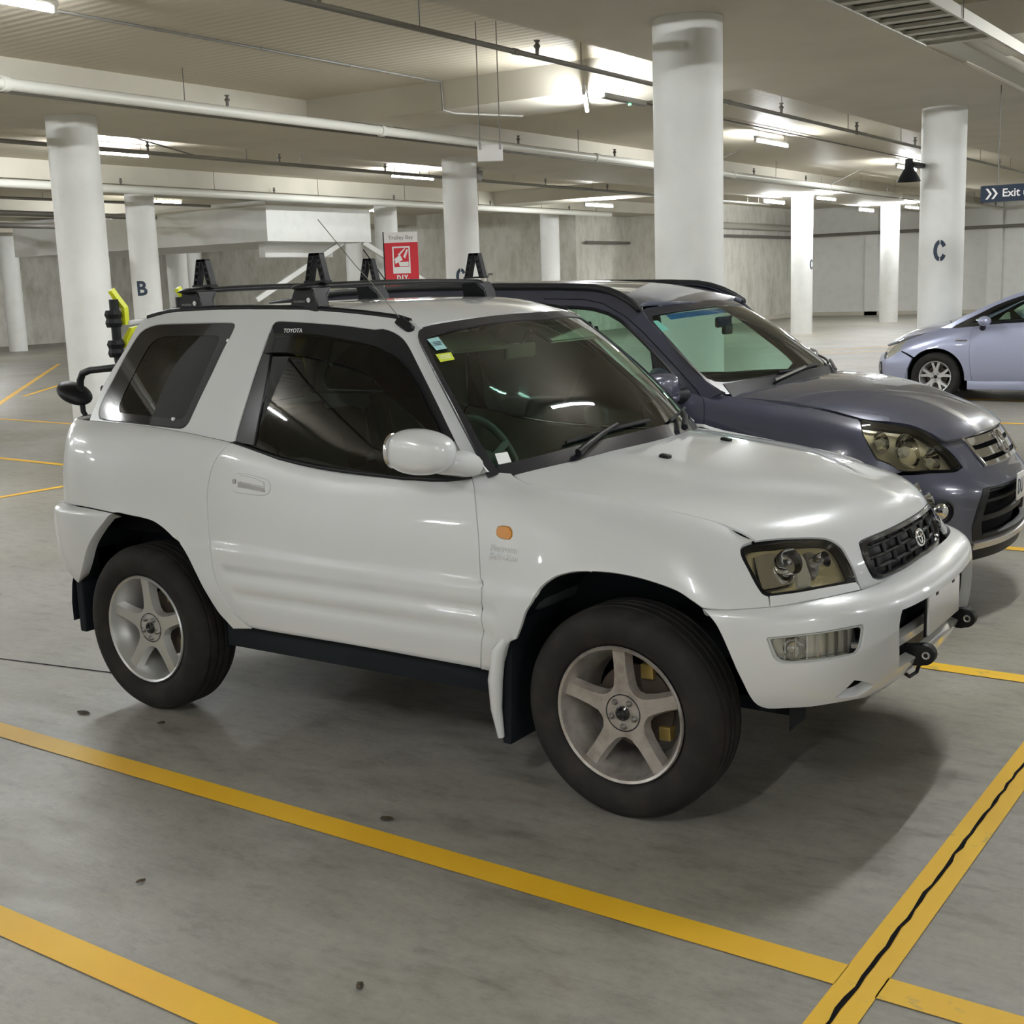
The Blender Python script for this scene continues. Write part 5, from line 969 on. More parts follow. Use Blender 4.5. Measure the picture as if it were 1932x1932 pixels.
for key, m in (('stick1', 'teal'), ('stick2', 'lime'), ('stick3', 'paper')):
    q = panel('windscreen_label', SH, D[key], M[m], ws, lift=.0025, rim=0, step=.02, raw=True, gap=0)[0]
    A = np.array(D[key]); c = A.mean(0)
    if key != 'stick3':
        for j in range(3): panel('label_line', SH, [tuple(p) for p in (A - c) * [.7, .07] + c + [0, (.012 - .011 * j)]], M['paper'] if key == 'stick2' else M['ink'], q, lift=.0035, rim=0, raw=True, gap=0, step=.02)
# side glass and trims
for s in BOTH:
    qg = P_('quarter_window', UP, 'quarter_window', M['tint'], sides=(s,), gap=.004, lift=-.004, rim=0, step=.05)[0]
    A = np.array(D['quarter_window']); c = A.mean(0); P_('window_band', UP, 'quarter_window', M['gloss'], qg, sides=(s,), gap=.003, lift=-.002, rim=0, step=.05, holes=[[tuple(p) for p in (A - c) * [.70, .78] + c + [.035, -.005]]])
    for (x, z) in ((-.70, 1.50), (-.93, 1.20)):
        p, n = at(UP, x, z, 0, s); bm = bmesh.new(); lathe(bm, [(.001, .006), (.007, .004), (.008, -.004)], frame(p, n), 10); link('window_latch', bm, M['paper'], qg, 40)
    d = doors[0 if s == 1 else 1]
    P_('door_window', UP, 'door_window', M['tintd'], d, sides=(s,), gap=.002, lift=-.012, rim=0, step=.05)
    P_('window_pillar_strip', UP, 'bstrip', M['strip'], d, sides=(s,), gap=0, lift=-.004, rim=.012, step=.03, corner=50)
    P_('window_top_frame', UP, 'topstrip', M['black'], d, sides=(s,), gap=0, lift=-.003, rim=.01, step=.03, corner=50)
    vz = P_('rain_visor', UP, 'visor', M['visor'], d, sides=(s,), gap=0, lift=.012, rim=.012, step=.035, corner=50)[0]
    # weatherstrip along the window sill
    pts = [S['up'].ev(np.array([x]), np.array([z]))[0] for x, z in D['door_window'][:14]]
    rod('sill_weatherstrip', [(p[0], p[1] * s - .002 * s, p[2] - .004) for p in pts], .008, M['black'], d, 8)
    # handle
    hb = P_('door_handle', LOW, 'handle', M['white'], d, sides=(s,), gap=0, lift=.004, rim=.006, step=.02)[0]
    hb2 = panel('handle_recess', LOW, [(-.510, .628), (-.366, .638), (-.372, .662), (-.512, .655)], M['steel'], hb, lift=.0045, rim=0, sides=(s,), step=.015)
    panel('handle_flap', LOW, [(-.500, .656), (-.372, .664), (-.378, .690), (-.43, .697), (-.498, .692)], M['white'], hb, lift=.010, rim=.006, sides=(s,), step=.015)
    p, n = at(LOW, -.528, .652, .005, s); bm = bmesh.new(); lathe(bm, [(.001, .002), (.009, .002), (.010, -.002)], frame(p, n), 14); link('key_lock', bm, M['steel'], hb, 40)
    # repeater and badge on the fender
    f = fend[0 if s == 1 else 1]
    P_('side_indicator', LOW, 'indicator', M['amber'], f, sides=(s,), gap=.002, lift=.004, rim=.014, step=.015, rnd=.006)
    A = np.array(D['badge']); c = A.mean(0); p, n = at(LOW, c[0], c[1], .001, s)
    fm = frame(p, n)
    for j, wd in enumerate(('Personal', 'Selection')): text('badge_lettering', wd, fm @ Matrix.Translation((0, .0135 - .027 * j, 0)), .030, M['chrome'], f, .0012, .0008, shear=.25)
    # aerial and door mirror
    if s == 1:
        tv = text('visor_lettering', 'TOYOTA', frame(*at(UP, *(np.array(D['toy']).mean(0)), .014, s)), .022, M['paper'], vz, .0003, .0003)
        ab = P_('aerial_base', UP, 'antbase', M['black'], sides=(1,), gap=0, lift=.018, rim=.02, step=.02, rnd=.006)[0]
        rod('aerial', [at(UP, .09, 1.565, .015)[0], (-.0, -.60, 1.70), (-.055, -.62, 1.765), (-.2, -.64, 1.93)], .0016, M['dkpipe'], ab, 6)
    P_('mirror_foot', UP, 'mirrbase', M['white'], d, sides=(s,), gap=0, lift=.006, rim=.02, step=.02)
    bm = bmesh.new(); bmesh.ops.create_uvsphere(bm, u_segments=32, v_segments=20, radius=1)
    for v in bm.verts:
        x, y, z = v.co
        q = lambda t, e: math.copysign(abs(t) ** e, t)
        x, y, z = q(x, .72), q(y, .80), q(z, .70)
        X = .428 + .138 * x + .012 * z; Z = 1.151 + .075 * z * (1 - .16 * max(0, x)) - .004 * x; Y = -.905 + .068 * y - .02 * x
        v.co = (X, Y * s, Z) if s == 1 else (.10 - (Y + .905) * .9, .80 - (X - .428) * .45, Z - .055)
    mh = link('door_mirror', bm, M['white'], d, 60)
    bm = bmesh.new(); sec = [((.505, -.785, 1.100), .085, .045), ((.490, -.825, 1.105), .072, .040), ((.470, -.870, 1.112), .060, .036), ((.455, -.895, 1.118), .040, .03)] if s == 1 else [((.30, .77, 1.08), .05, .03), ((.22, .80, 1.085), .05, .03), ((.16, .81, 1.09), .04, .03)]
    pv = None
    for (cx, cy, cz), ra, rb in sec:
        ring = [bm.verts.new((cx + ra * math.cos(q), cy, cz + rb * math.sin(q))) for q in np.linspace(0, 2*math.pi, 21)[:-1]]
        if pv:
            for i in range(20): bm.faces.new((pv[i], pv[(i+1) % 20], ring[(i+1) % 20], ring[i]))
        pv = ring
    bm.faces.new(pv); link('mirror_arm', bm, M['white'], mh, 60)
    bm = bmesh.new(); bmesh.ops.create_uvsphere(bm, u_segments=20, v_segments=10, radius=1, matrix=(Matrix.Translation((.305, -.895, 1.150)) @ Matrix.Diagonal((.012, .056, .060, 1))) if s == 1 else (Matrix.Translation((.08, .862, 1.095)) @ Matrix.Diagonal((.056, .010, .060, 1)))); link('mirror_glass', bm, M['chrome'], mh, 60)
    # wheels, liners, flaps, sill
    wheel('front_wheel', car, (1.10, -.735 * s, .343), -s, .343, .222, .225, 5, M['alloyd'], math.radians(2))
    wheel('rear_wheel', car, (-1.10, -.735 * s, .343), -s, .343, .222, .225, 5, M['alloy'], math.radians(1))
    arch_liner('wheel_liner', car, 1.10, -s, .80, .46, .47, .345, M['liner'], .60); arch_liner('wheel_liner', car, -1.13, -s, .80, .46, .47, .36, M['liner'])
    bm = bmesh.new(); prism(bm, [(.0, .0), (-.02, .30), (.02, .42), (.05, .42), (.03, .0)], frame((.66, -.60 * s if s == 1 else .83, .175), (0, -1, 0)), .23); link('front_mud_flap', bm, M['liner'], car)
    bm = bmesh.new(); tube(bm, [(.660, -.842 * s, .20), (.652, -.852 * s, .30), (.655, -.856 * s, .40), (.672, -.856 * s, .50), (.70, -.855 * s, .545)], [.012, .020, .026, .024, .012], 10); link('flap_edge', bm, M['white'], car, 60)
    bm = bmesh.new(); bx(bm, (-1.56, min(-.60 * s, -.80 * s), .27), (-1.52, max(-.60 * s, -.80 * s), .64), .006); link('rear_mud_flap', bm, M['liner'], car)
    bm = bmesh.new(); bx(bm, (-.66, min(-.70 * s, -.795 * s), .325), (.64, max(-.70 * s, -.795 * s), .425), .01); link('rocker_sill', bm, M['liner'], car, 40)
# under-structure that closes the body
bm = bmesh.new(); bx(bm, (-1.60, -.46, .34), (1.60, .46, .46)); bx(bm, (-.62, -.72, .36), (.62, .72, .47)); bx(bm, (.70, -.44, .46), (1.52, .42, .84)); bx(bm, (-1.62, -.70, .50), (-1.52, .70, .80)); link('floor_pan', bm, M['inner'], car)
bm = bmesh.new(); bx(bm, (-1.55, -.70, .72), (-.68, .70, .78)); bx(bm, (-.62, -.745, .47), (-.60, .745, .75)); link('load_floor', bm, M['inner'], car)
bm = bmesh.new(); tube(bm, [(1.10, -.7, .30), (1.10, .7, .30)], .03, 8); tube(bm, [(-1.10, -.7, .30), (-1.10, .7, .30)], .04, 8); link('axle', bm, M['inner'], car)
# cabin
bm = bmesh.new(); bx(bm, (.52, -.70, .60), (.74, .70, .98), .03); bx(bm, (.40, -.66, .84), (.66, .66, .985), .06); bx(bm, (.36, -.55, .90), (.56, -.16, 1.045), .06); link('dashboard', bm, M['dash'], car, 50)
for y in (-.36, .36): seat(car, -.28, y, M['cloth'])
bm = bmesh.new(); bx(bm, (-1.12, -.62, .60), (-.72, .62, .74), .05); bx(bm, (-1.22, -.62, .70), (-1.08, .62, 1.12), .05); link('rear_bench', bm, M['cloth'], car, 50)
steering(car, (.30, -.36, 1.03), .45, M['dash'])
for y in (-.33, .33):
    bm = bmesh.new(); bmesh.ops.create_cube(bm, size=1, matrix=Matrix.Translation((.225, y, 1.475)) @ Matrix.Rotation(.50, 4, 'Y') @ Matrix.Diagonal((.13, .36, .014, 1))); bmesh.ops.bevel(bm, geom=bm.edges[:], offset=.006, segments=2, affect='EDGES'); link('sun_visor', bm, M['beige'], car, 40)
bm = bmesh.new(); bx(bm, (.215, -.10, 1.395), (.24, .10, 1.455), .012); tube(bm, [(.23, 0, 1.45), (.28, 0, 1.50)], .008, 6); link('interior_mirror', bm, M['beige'], car, 40)
bm = bmesh.new(); prev = None
for x in np.linspace(-1.35, .12, 12):
    zz = float(S['roof'].ev(np.array([x]), np.array([0.]))[0][2]) - .05; row = [bm.verts.new((x, y, zz - .03 * (y / .52) ** 2)) for y in np.linspace(-.52, .52, 7)]
    if prev:
        for i in range(6): bm.faces.new((prev[i], prev[i+1], row[i+1], row[i]))
    prev = row
link('headlining', bm, M['beige'], car, 60)
bm = bmesh.new(); bmesh.ops.create_uvsphere(bm, u_segments=14, v_segments=10, radius=1, matrix=Matrix.Translation((.42, .30, 1.03)) @ Matrix.Diagonal((.03, .045, .05, 1))); link('dash_ornament', bm, M['gloss'], car, 60)
bm = bmesh.new(); bx(bm, (.42, .02, .98), (.50, .20, 1.045), .01); link('dash_unit', bm, M['dash'], car, 40)
# cowl and wipers
cw = [(-.98, -.10), (.98, -.10), (.98, .055), (.5, .075), (0, .08), (-.5, .075), (-.98, .055)]
panel('cowl', SH, cw, M['strip'], car, lift=.002, rim=0, step=.05, corner=30)
for (a, b, c, d) in (((-.60, .02), (-.43, .085), (-.27, .130), ((-.62, .095), (.03, .118))), ((.33, .02), (.45, .08), (.55, .115), ((.25, .085), (.80, .135)))):
    w = rod('wiper_arm', [at(SH, *a, .022)[0], at(SH, *b, .030)[0], at(SH, *c, .020)[0]], [.014, .010, .007], M['black'], car, 8)
    bl = rod('wiper_blade', [at(SH, d[0][0] + (d[1][0] - d[0][0]) * q, d[0][1] + (d[1][1] - d[0][1]) * q + .028 * q * (1 - q), .010)[0] for q in np.linspace(0, 1, 9)], .007, M['black'], w, 6)
# roof bars
for x, lab in ((-.345, 'front'), (-.955, 'rear')):
    bm = bmesh.new(); n = 24; rows = []
    for q in np.linspace(-1, 1, 25):
        y = -.035 + .615 * q; k = 1.0 if abs(q) < .93 else max(.05, math.sqrt(max(0, 1 - ((abs(q) - .93) / .07) ** 2))); zc = 1.700 - .010 * q * q
        rows.append([bm.verts.new((x + .040 * math.cos(a) * k, y, zc + .0135 * math.sin(a) * k * (1 if math.sin(a) > 0 else .8))) for a in 2*np.pi*np.arange(n)/n])
    for A, B in zip(rows, rows[1:]):
        for i in range(n): bm.faces.new((A[i], A[(i+1) % n], B[(i+1) % n], B[i]))
    bm.faces.new(rows[0]); bm.faces.new(rows[-1])
    bar = link('roof_bar', bm, M['black'], car, 50)
    for s in BOTH:
        bm = bmesh.new(); y0 = -.575 * s; inn = .06 * s
        prof = [(-.072, 1.600), (.080, 1.597), (.060, 1.655), (.044, 1.692), (-.044, 1.692), (-.058, 1.650)]
        A = [bm.verts.new((x + px, y0 - .012 * s, pz)) for px, pz in prof]; B = [bm.verts.new((x + px * .9, y0 + inn + (.05 * s if pz > 1.68 else .0), pz + .004)) for px, pz in prof]
        bm.faces.new(A); bm.faces.new(B[::-1])
        for i in range(6): bm.faces.new((A[i], A[(i+1) % 6], B[(i+1) % 6], B[i]))
        bmesh.ops.bevel(bm, geom=bm.edges[:], offset=.006, segments=2, affect='EDGES'); ft = link('bar_foot', bm, M['black'], bar, 45)
        bm = bmesh.new(); bx(bm, (x - .085, min(y0 - .004 * s, y0 + .07 * s), 1.606), (x + .09, max(y0 - .004 * s, y0 + .07 * s), 1.622), .005); link('foot_pad', bm, M['rubber'], bar, 40)
        bm = bmesh.new(); lathe(bm, [(.001, .003), (.009, .003), (.010, 0)], frame((x + .030, y0 - .0135 * s, 1.645), (0, -s, 0)), 12); link('foot_lock', bm, M['alloy'], bar, 40)
        text('foot_lettering', 'WHISPBAR', frame((x - .018, y0 - .0135 * s, 1.640), (0, -s, 0)), .012, M['steel'], bar, .0003)
        # load stop: a slotted A frame
        ys = (-.50 if s == 1 else .53)
        bm = bmesh.new()
        for sg in (-1, 1):
            a = Vector((x + sg * .040, ys, 1.713)); b = Vector((x + sg * .014, ys, 1.812)); dd = (b - a)
            for k in range(5):
                if k < 4:
                    for e in (-1, 1):
                        p0 = a + dd * (k / 4); p1 = a + dd * ((k + 1) / 4); o = Vector((e * .0105, 0, 0)); prism(bm, [(-.0025, -.014), (.0025, -.014), (.0025, .014), (-.0025, .014)], frame(p0 + o, p1 - p0, (0, 1, 0)), (p1 - p0).length)
                p = a + dd * (k / 4); bx(bm, (p.x - .012, ys - .014, p.z - .004), (p.x + .012, ys + .014, p.z + .005))
        bx(bm, (x - .024, ys - .014, 1.806), (x + .024, ys + .014, 1.818)); bx(bm, (x - .055, ys - .018, 1.708), (x + .055, ys + .018, 1.716))
        link('load_stop', bm, M['black'], bar)
# rear view mirror on its arm at the tail
t = rod('tail_mirror_arm', [(-1.50, -.48, 1.385), (-1.57, -.50, 1.378), (-1.72, -.50, 1.367), (-1.775, -.50, 1.352), (-1.797, -.50, 1.32), (-1.803, -.50, 1.27)], .016, M['black'], car, 10)
bm = bmesh.new(); bmesh.ops.create_uvsphere(bm, u_segments=24, v_segments=14, radius=1, matrix=Matrix.Translation((-1.845, -.50, 1.262)) @ Matrix.Rotation(math.radians(28), 4, 'Y') @ Matrix.Diagonal((.085, .075, .040, 1))); link('tail_mirror_head', bm, M['black'], t, 60)
rod('tail_mirror_stay', [(-1.80, -.50, 1.24), (-1.795, -.50, 1.18), (-1.78, -.49, 1.15), (-1.70, -.47, 1.165)], .012, M['black'], t, 8)
bm = bmesh.new(); bmesh.ops.create_uvsphere(bm, u_segments=16, v_segments=10, radius=1, matrix=Matrix.Translation((-1.80, -.50, 1.135)) @ Matrix.Rotation(math.radians(-20), 4, 'Y') @ Matrix.Diagonal((.075, .04, .026, 1))); link('tail_mirror_clamp', bm, M['black'], t, 60)
# spare wheel on the tail
sp = wheel('spare_wheel', car, (-1.86, .06, .80), -1, .343, .222, .20, 5, M['alloy']); sp.matrix_local = Matrix.Translation((-1.87, .06, .80)) @ frame((0, 0, 0), (-1, 0, 0))
# bicycle carrier behind
t = empty('bike_carrier', (-1.95, 0, 0.98), 'black bicycle carrier with yellow straps behind the white car', 'bike carrier')
for y in (-.155, .25):
    a = rod('carrier_arm', [(.02, y, .30), (0, y, .42), (0, y, .69)], .022, M['black'], t, 10)
    for z in (.60, .46):
        bm = bmesh.new(); lathe(bm, [(.001, -.04), (.034, -.04), (.04, -.02), (.034, 0), (.042, .02), (.034, .04), (.001, .04)], Matrix.Translation((-.012, y, z)), 10); link('cradle', bm, M['black'], a, 30)
    for pts in ([(-.012, y + .0, .735), (0, y + .025, .69), (.012, y + .05, .65), (.012, y + .05, .57)], [(.02, y + .14, .555), (.02, y + .075, .545), (.01, y + .05, .50), (.01, y + .045, .46)]):
        bm = bmesh.new(); tube(bm, pts, .018, 4); link('strap', bm, M['yellowp'], a)
rod('carrier_tube', [(.05, -.3, .28), (.05, .42, .28)], .02, M['black'], t, 10); rod('carrier_post', [(.05, .05, -.15), (.05, .05, .30)], .025, M['black'], t, 10)
rod('carrier_hook', [(.05, -.1, .30), (.10, -.05, .42), (.06, .05, .50), (.05, .12, .42), (.05, .2, .25)], .018, M['black'], t, 8)
# ================= the grey off-roader =================
GD = json.loads(r'''{"uc":2.1306,"pillar":[[-0.186,1.5225],[-0.139,1.4717],[-0.074,1.4213],[-0.002,1.3605],[0.083,1.2897],[0.166,1.22],[0.233,1.1672],[0.292,1.1309],[0.335,1.1184]],"window":[[-0.795,1.5563],[-0.709,1.5459],[-0.583,1.542],[-0.479,1.5316],[-0.382,1.5073],[-0.303,1.4712],[-0.231,1.4228],[-0.122,1.339],[-0.015,1.2514],[0.046,1.1974]],"doorseam_up":[[-0.275,1.4904],[-0.167,1.4167],[-0.058,1.3279],[0.034,1.2516],[0.124,1.1767],[0.193,1.1186]],"doorseam":[[0.205,0.9842],[0.234,0.902],[0.248,0.8066],[0.257,0.6773]],"headlight":[[1.043,0.9575],[1.055,1.0],[1.114,1.0],[1.202,1.0],[1.305,1.0],[1.411,0.9707],[1.472,0.9045],[1.525,0.8156],[1.565,0.7282],[1.596,0.6182],[1.584,0.5924],[1.406,0.5874],[1.249,0.5736],[1.181,0.6245],[1.124,0.6442],[1.088,0.7255],[1.056,0.8234]],"stick":[[-1.027,0.8492],[-0.97,0.8445],[-0.962,0.7223],[-1.046,0.6972]],"drip":[[-1.286,1.6658],[-0.962,1.6574],[-0.675,1.6499],[-0.481,1.639],[-0.398,1.6226],[-0.328,1.5983],[-0.257,1.5629],[-0.198,1.5227]],"rail":[[-1.277,1.6309],[-0.953,1.6173],[-0.667,1.613],[-0.493,1.5993],[-0.39,1.5816],[-0.32,1.5598],[-0.249,1.5264],[-0.199,1.4949],[-0.18,1.489]],"fendtop":[[0.233,1.0],[0.321,1.0],[0.404,0.9959],[0.545,0.9712],[0.717,0.9841],[0.91,1.0],[0.921,1.0],[1.072,1.0],[1.043,0.9575]],"hood":[[1.1,0.0],[1.1,-0.2],[1.102,-0.38],[1.102,-0.5059],[1.074,-0.524],[1.013,-0.5269],[0.928,-0.5339],[0.837,-0.574],[0.749,-0.6318],[0.585,-0.6792],[0.573,-0.6844],[0.346,-0.7631],[0.204,-0.7683],[0.076,-0.7307],[-0.05,-0.7211],[0.06,-0.6],[0.063,-0.6572],[0.096,-0.5554],[0.135,-0.4785],[0.178,-0.1161],[0.183,0.0],[0.178,0.1161],[0.135,0.4785],[0.096,0.5554],[0.063,0.6572],[0.06,0.6],[-0.05,0.7211],[0.076,0.7307],[0.204,0.7683],[0.346,0.7631],[0.573,0.6844],[0.585,0.6792],[0.749,0.6318],[0.837,0.574],[0.928,0.5339],[1.013,0.5269],[1.074,0.524],[1.102,0.5059],[1.102,0.38],[1.1,0.2]]}''')
GS = grey_car_surfaces(); gcar = empty('grey_suv', (0, 2.45, 0), 'dark grey-blue five-door off-roader parked beyond the white car', 'car')
GL = Sheet(GS['low']); GU = Sheet(GS['up'], (-1, 0, 1.2)); GR_ = Sheet(GS['roof'], (-1, 0, .5)); GSH = Sheet(GS['shield'], (-.5, 0, 1.)); GH = Sheet(GS['hood'], (.6, 0, .6)); GF = Sheet(Fold(GS['low'], GD['uc']), (0, 0, .7))
def wz(wrap, u, z):
    ws = np.linspace(0, 1, 200); zz = wrap.ev(np.full(200, u), ws)[:, 2]; return float(np.interp(z, zz, ws))
def lowz(wrap, pts): return [(u, wz(wrap, u, z)) for u, z in pts]
def arch(xc, zc, r, a0, a1, n=13): return [(xc + r * math.cos(a), zc + r * math.sin(a)) for a in np.linspace(a0, a1, n)]
G_ = lambda name, sh, L, m, parent=None, **k: panel(name, sh, L, m, parent or gcar, **k)
lw = GS['low']
fd = G_('front_door', GL, [(-.80, .995)] + lowz(lw, [(-.80, .36), (.20, .36), (.235, .5)]) + GD['doorseam'][::-1] + [(.19, .995)], M['grey'], sides=BOTH, step=.06)
rd = G_('rear_door', GL, [(-1.62, .995)] + lowz(lw, arch(-1.94, .36, .44, .9, .02, 7) + [(-1.46, .36), (-.805, .36)]) + [(-.805, .995)], M['grey'], sides=BOTH, step=.07)
G_('rear_quarter_panel', GL, [(-2.95, .995)] + lowz(lw, [(-2.95, .45), (-2.40, .40)] + arch(-1.94, .36, .44, math.pi - .1, .9, 9)) + [(-1.63, .995)], M['grey'], sides=BOTH, step=.08)
ftop = [(.2328, .995), (.32, .995), (.4035, .992), (.545, .985), (.7165, .990), (.91, .995), (1.03, .992), (1.043, .957)]
gf = G_('front_fender', GL, ftop + GD['headlight'][::-1][:5] + lowz(lw, [(1.20, .745), (1.03, .745)] + arch(.68, .36, .43, .98, math.pi - .1, 11) + [(.255, .36)]) + GD['doorseam'][::-1], M['grey'], sides=BOTH, step=.04)
hlg = GD['headlight']; uc = GD['uc']
hr_ = [(u - uc, w) for u, w in hlg]; inner = [p for p in hr_ if p[0] > -1.0]
# front fascia from fender to fender, below the headlights and up to the bonnet edge
right = lowz(lw, [(1.04, .735), (1.12, .36), (1.30, .33), (1.60, .325)]); right = [(u - uc, w) for u, w in right]
top = [(u - uc, w) for u, w in lowz(lw, [(1.19, .742), (1.30, .742), (1.42, .742), (1.54, .738)])] + [(-.520, .605), (-.555, .72), (-.60, .81), (-.655, .90), (-.60, .935), (-.44, .945)]
half = [(0., .945)] + top[::-1] + right + [(0., wz(lw, uc - .01, .325))]
opg = [(-.444, wz(lw, 1.69, .650)), (-.52, wz(lw, 1.62, .47)), (-.50, wz(lw, 1.62, .40)), (.50, wz(lw, 1.62, .40)), (.52, wz(lw, 1.62, .47)), (.444, wz(lw, 1.69, .650))]
grl = [(-.425, .935), (-.395, .84), (-.362, .69), (-.325, .572), (.325, .572), (.362, .69), (.395, .84), (.425, .935)]
fas = G_('front_bumper', GF, half + [(-u, w) for u, w in half[::-1] if abs(u) > 1e-6], M['grey'], holes=[opg, grl], rim=.03, step=.035, corner=34)[0]
G_('bumper_opening', GF, [(-.55, .07), (.55, .07), (.50, .40), (-.50, .40)], M['inner'], fas, lift=-.06, rim=0)
G_('opening_frame', GF, opg, M['black'], fas, holes=[[(-.395, .355), (-.455, .17), (-.44, .11), (.44, .11), (.455, .17), (.395, .355)]], lift=.003, rim=.03, gap=0)
for z in (.16, .24, .32): G_('opening_slat', GF, [(-.46, z), (.46, z), (.46, z + .025), (-.46, z + .025)], M['black'], fas, lift=-.03, rim=.02)
G_('lower_valance', GF, [(-1.02, wz(lw, 1.2, .24) - .0), (-.95, .06), (.95, .06), (1.02, .0), (.6, .0), (-.6, .0)], M['black'], fas, lift=.004, rim=.03, step=.05)
G_('valance_trim', GF, [(-.50, .055), (.50, .055), (.50, .085), (-.50, .085)], M['alloy'], fas, lift=.012, rim=.012, step=.05)
for s in (-1, 1):
    u = -.69 * s * -1 if False else (-.70 if s < 0 else .70)
    p, n = at(GF, u, .235, .002); bm = bmesh.new(); lathe(bm, [(.062, .004), (.055, .010), (.050, .0), (.048, -.03), (.001, -.03)], frame(p, n), 24); f_ = link('fog_lamp', bm, M['black'], fas, 40)
    bm = bmesh.new(); lathe(bm, [(.046, -.004), (.03, .006), (.001, .010)], frame(p, n), 24); link('lens', bm, M['chrome'], f_, 50)
# plate
p, n = at(GF, .0, .395, 0); 
t = box('number_plate', (1.592, -.175, .555), (1.599, .185, .69), M['plate'], gcar, .003); text('plate_lettering', 'DU', frame((1.600, -.115, .62), (1, 0, 0)), .105, M['ink'], t, .0005, .002, squash=.72)
# grille: chrome slats on a dark ground with a ring badge
gg = G_('grille', GF, grl, M['inner'], gap=.002, lift=-.04, rim=0)[0]
for (w0, w1, y) in ((.905, .945, .44), (.80, .875, .385), (.665, .745, .36), (.575, .615, .335)):
    G_('grille_slat', GF, [(-y, w0), (y, w0), (y, w1), (-y, w1)], M['chrome'], gg, lift=.008, rim=.03, rnd=.008, step=.03, gap=0)
for s in (-1, 1):
    bm = bmesh.new(); tube(bm, [at(GF, u * s, w, .006)[0] for u, w in ((.43, .93), (.40, .84), (.366, .69), (.335, .58))], .009, 8); link('grille_edge', bm, M['chrome'], gg, 60)
p, n = at(GF, 0, .75, .016); fm = frame(p, n); bm = bmesh.new()
tube(bm, [fm @ Vector((.052 * (abs(math.cos(a)) ** .6) * math.copysign(1, math.cos(a)), .060 * (abs(math.sin(a)) ** .6) * math.copysign(1, math.sin(a)), 0)) for a in np.linspace(0, 2*math.pi, 33)[:-1]], .007, 6, closed=True)
for sx in (-1, 1): tube(bm, [fm @ Vector((sx * .034, .048, 0)), fm @ Vector((sx * .022, 0, .004)), fm @ Vector((sx * .026, -.05, 0))], .008, 6)
tube(bm, [fm @ Vector((-.024, -.004, .004)), fm @ Vector((.024, -.004, .004))], .008, 6); link('badge', bm, M['chrome'], gg, 60)
# bonnet, windscreen, roof
hr2 = [(1.1, 0), (1.1, -.2), (1.102, -.4), (1.102, -.506), (1.074, -.524), (1.013, -.527), (.928, -.534), (.837, -.574), (.749, -.632), (.58, -.682), (.346, -.735), (.2, -.742), (.076, -.735), (-.035, -.725), (.063, -.657), (.096, -.555), (.135, -.4785), (.178, -.116), (.183, 0)]
G_('bonnet', GH, hr2 + [(t, -y) for t, y in hr2[1:-1][::-1]], M['grey'], step=.04, rim=.02, corner=40)
gr_ = [(-.998, -.03), (-1.02, .03), (-1.052, .112), (-1.063, .25), (-1.067, .392), (-1.064, .55), (-1.058, .715), (-1.045, .88), (-1.02, .983), (-.95, 1.0), (-.67, 1.01), (-.3, 1.01), (0, 1.01)]
gi_ = [(-.95, .085), (-1.0, .10), (-1.035, .14), (-1.048, .25), (-1.053, .392), (-1.05, .55), (-1.044, .70), (-1.026, .84), (-.98, .90), (-.67, .915), (-.3, .92), (0, .92)]
wlg = gr_ + [(-a, b) for a, b in gr_[:-1][::-1]] + [(.5, -.04), (0, -.04), (-.5, -.04)]
whg = gi_ + [(-a, b) for a, b in gi_[:-1][::-1]] + [(.5, .10), (0, .10), (-.5, .10)]
gws = G_('windscreen', GSH, wlg, M['wsg'], gap=.003, rim=0, lift=-.004, step=.06, corner=30)[0]
G_('windscreen_band', GSH, wlg, M['strip'], gws, holes=[whg], gap=.001, lift=0, rim=.012, step=.05, corner=30)
G_('sun_band', GSH, [(-.86, .825), (.86, .825), (.85, .90), (-.85, .90)], M['blueband'], gws, lift=-.008, rim=0, step=.05)
G_('windscreen_label', GSH, GD['stick'], M['teal'], gws, lift=-.010, rim=0, raw=True, gap=0, step=.03)
cwg = [(-.98, -.10), (.98, -.10), (.97, .07), (.5, .085), (0, .09), (-.5, .085), (-.97, .07)]
G_('cowl', GSH, cwg, M['black'], lift=.003, rim=0, step=.06)
for (a, b, d) in (((-.62, .02), (-.2, .10), ((-.5, .10), (.15, .12))), ((.30, .02), (.62, .10), ((.42, .10), (.9, .16)))):
    w = rod('wiper_arm', [at(GSH, *a, .022)[0], at(GSH, *b, .022)[0]], .009, M['steel'], gcar, 8); rod('wiper_blade', [at(GSH, d[0][0] + (d[1][0]-d[0][0])*q, d[0][1] + (d[1][1]-d[0][1])*q, .010)[0] for q in np.linspace(0, 1, 7)], .007, M['black'], w, 6)
redge = [(x, -(abs(GS['up'].ev(np.array([x]), np.array([z]))[0][1]) - .012)) for x, z in GD['drip']][::-1]
redge = redge + [(-2.0, -.600), (-2.6, -.585), (-2.86, -.54)][::1]
redge = sorted(redge, key=lambda q: -q[0])
fr = [(-.085 - .13 * (y / .6) ** 2 + .004, y) for y in np.linspace(-.60, .60, 11)]
G_('roof', GR_, [(x, -y) for x, y in redge][:0] + fr + [(x, -y) for x, y in redge] + [(-2.93, .3), (-2.95, 0), (-2.93, -.3)] + redge[::-1], M['grey'], step=.06, rim=.02, corner=50)
dz = GD['drip'][::-1]; rl = [(x, z) for x, z in GD['rail']][::-1][1:]
sfl = [(.19, 1.06), (-.80, 1.045), (-1.9, 1.05), (-2.93, 1.06), (-2.90, 1.35), (-2.86, 1.56), (-2.6, 1.635), (-2.0, 1.668)] + [tuple(p) for p in GD['drip']] + [tuple(p) for p in GD['pillar']]
wf = [(.02, 1.085), (-.80, 1.075), (-.80, 1.548)] + [tuple(p) for p in GD['window']][1:] + [(.085, 1.15)]
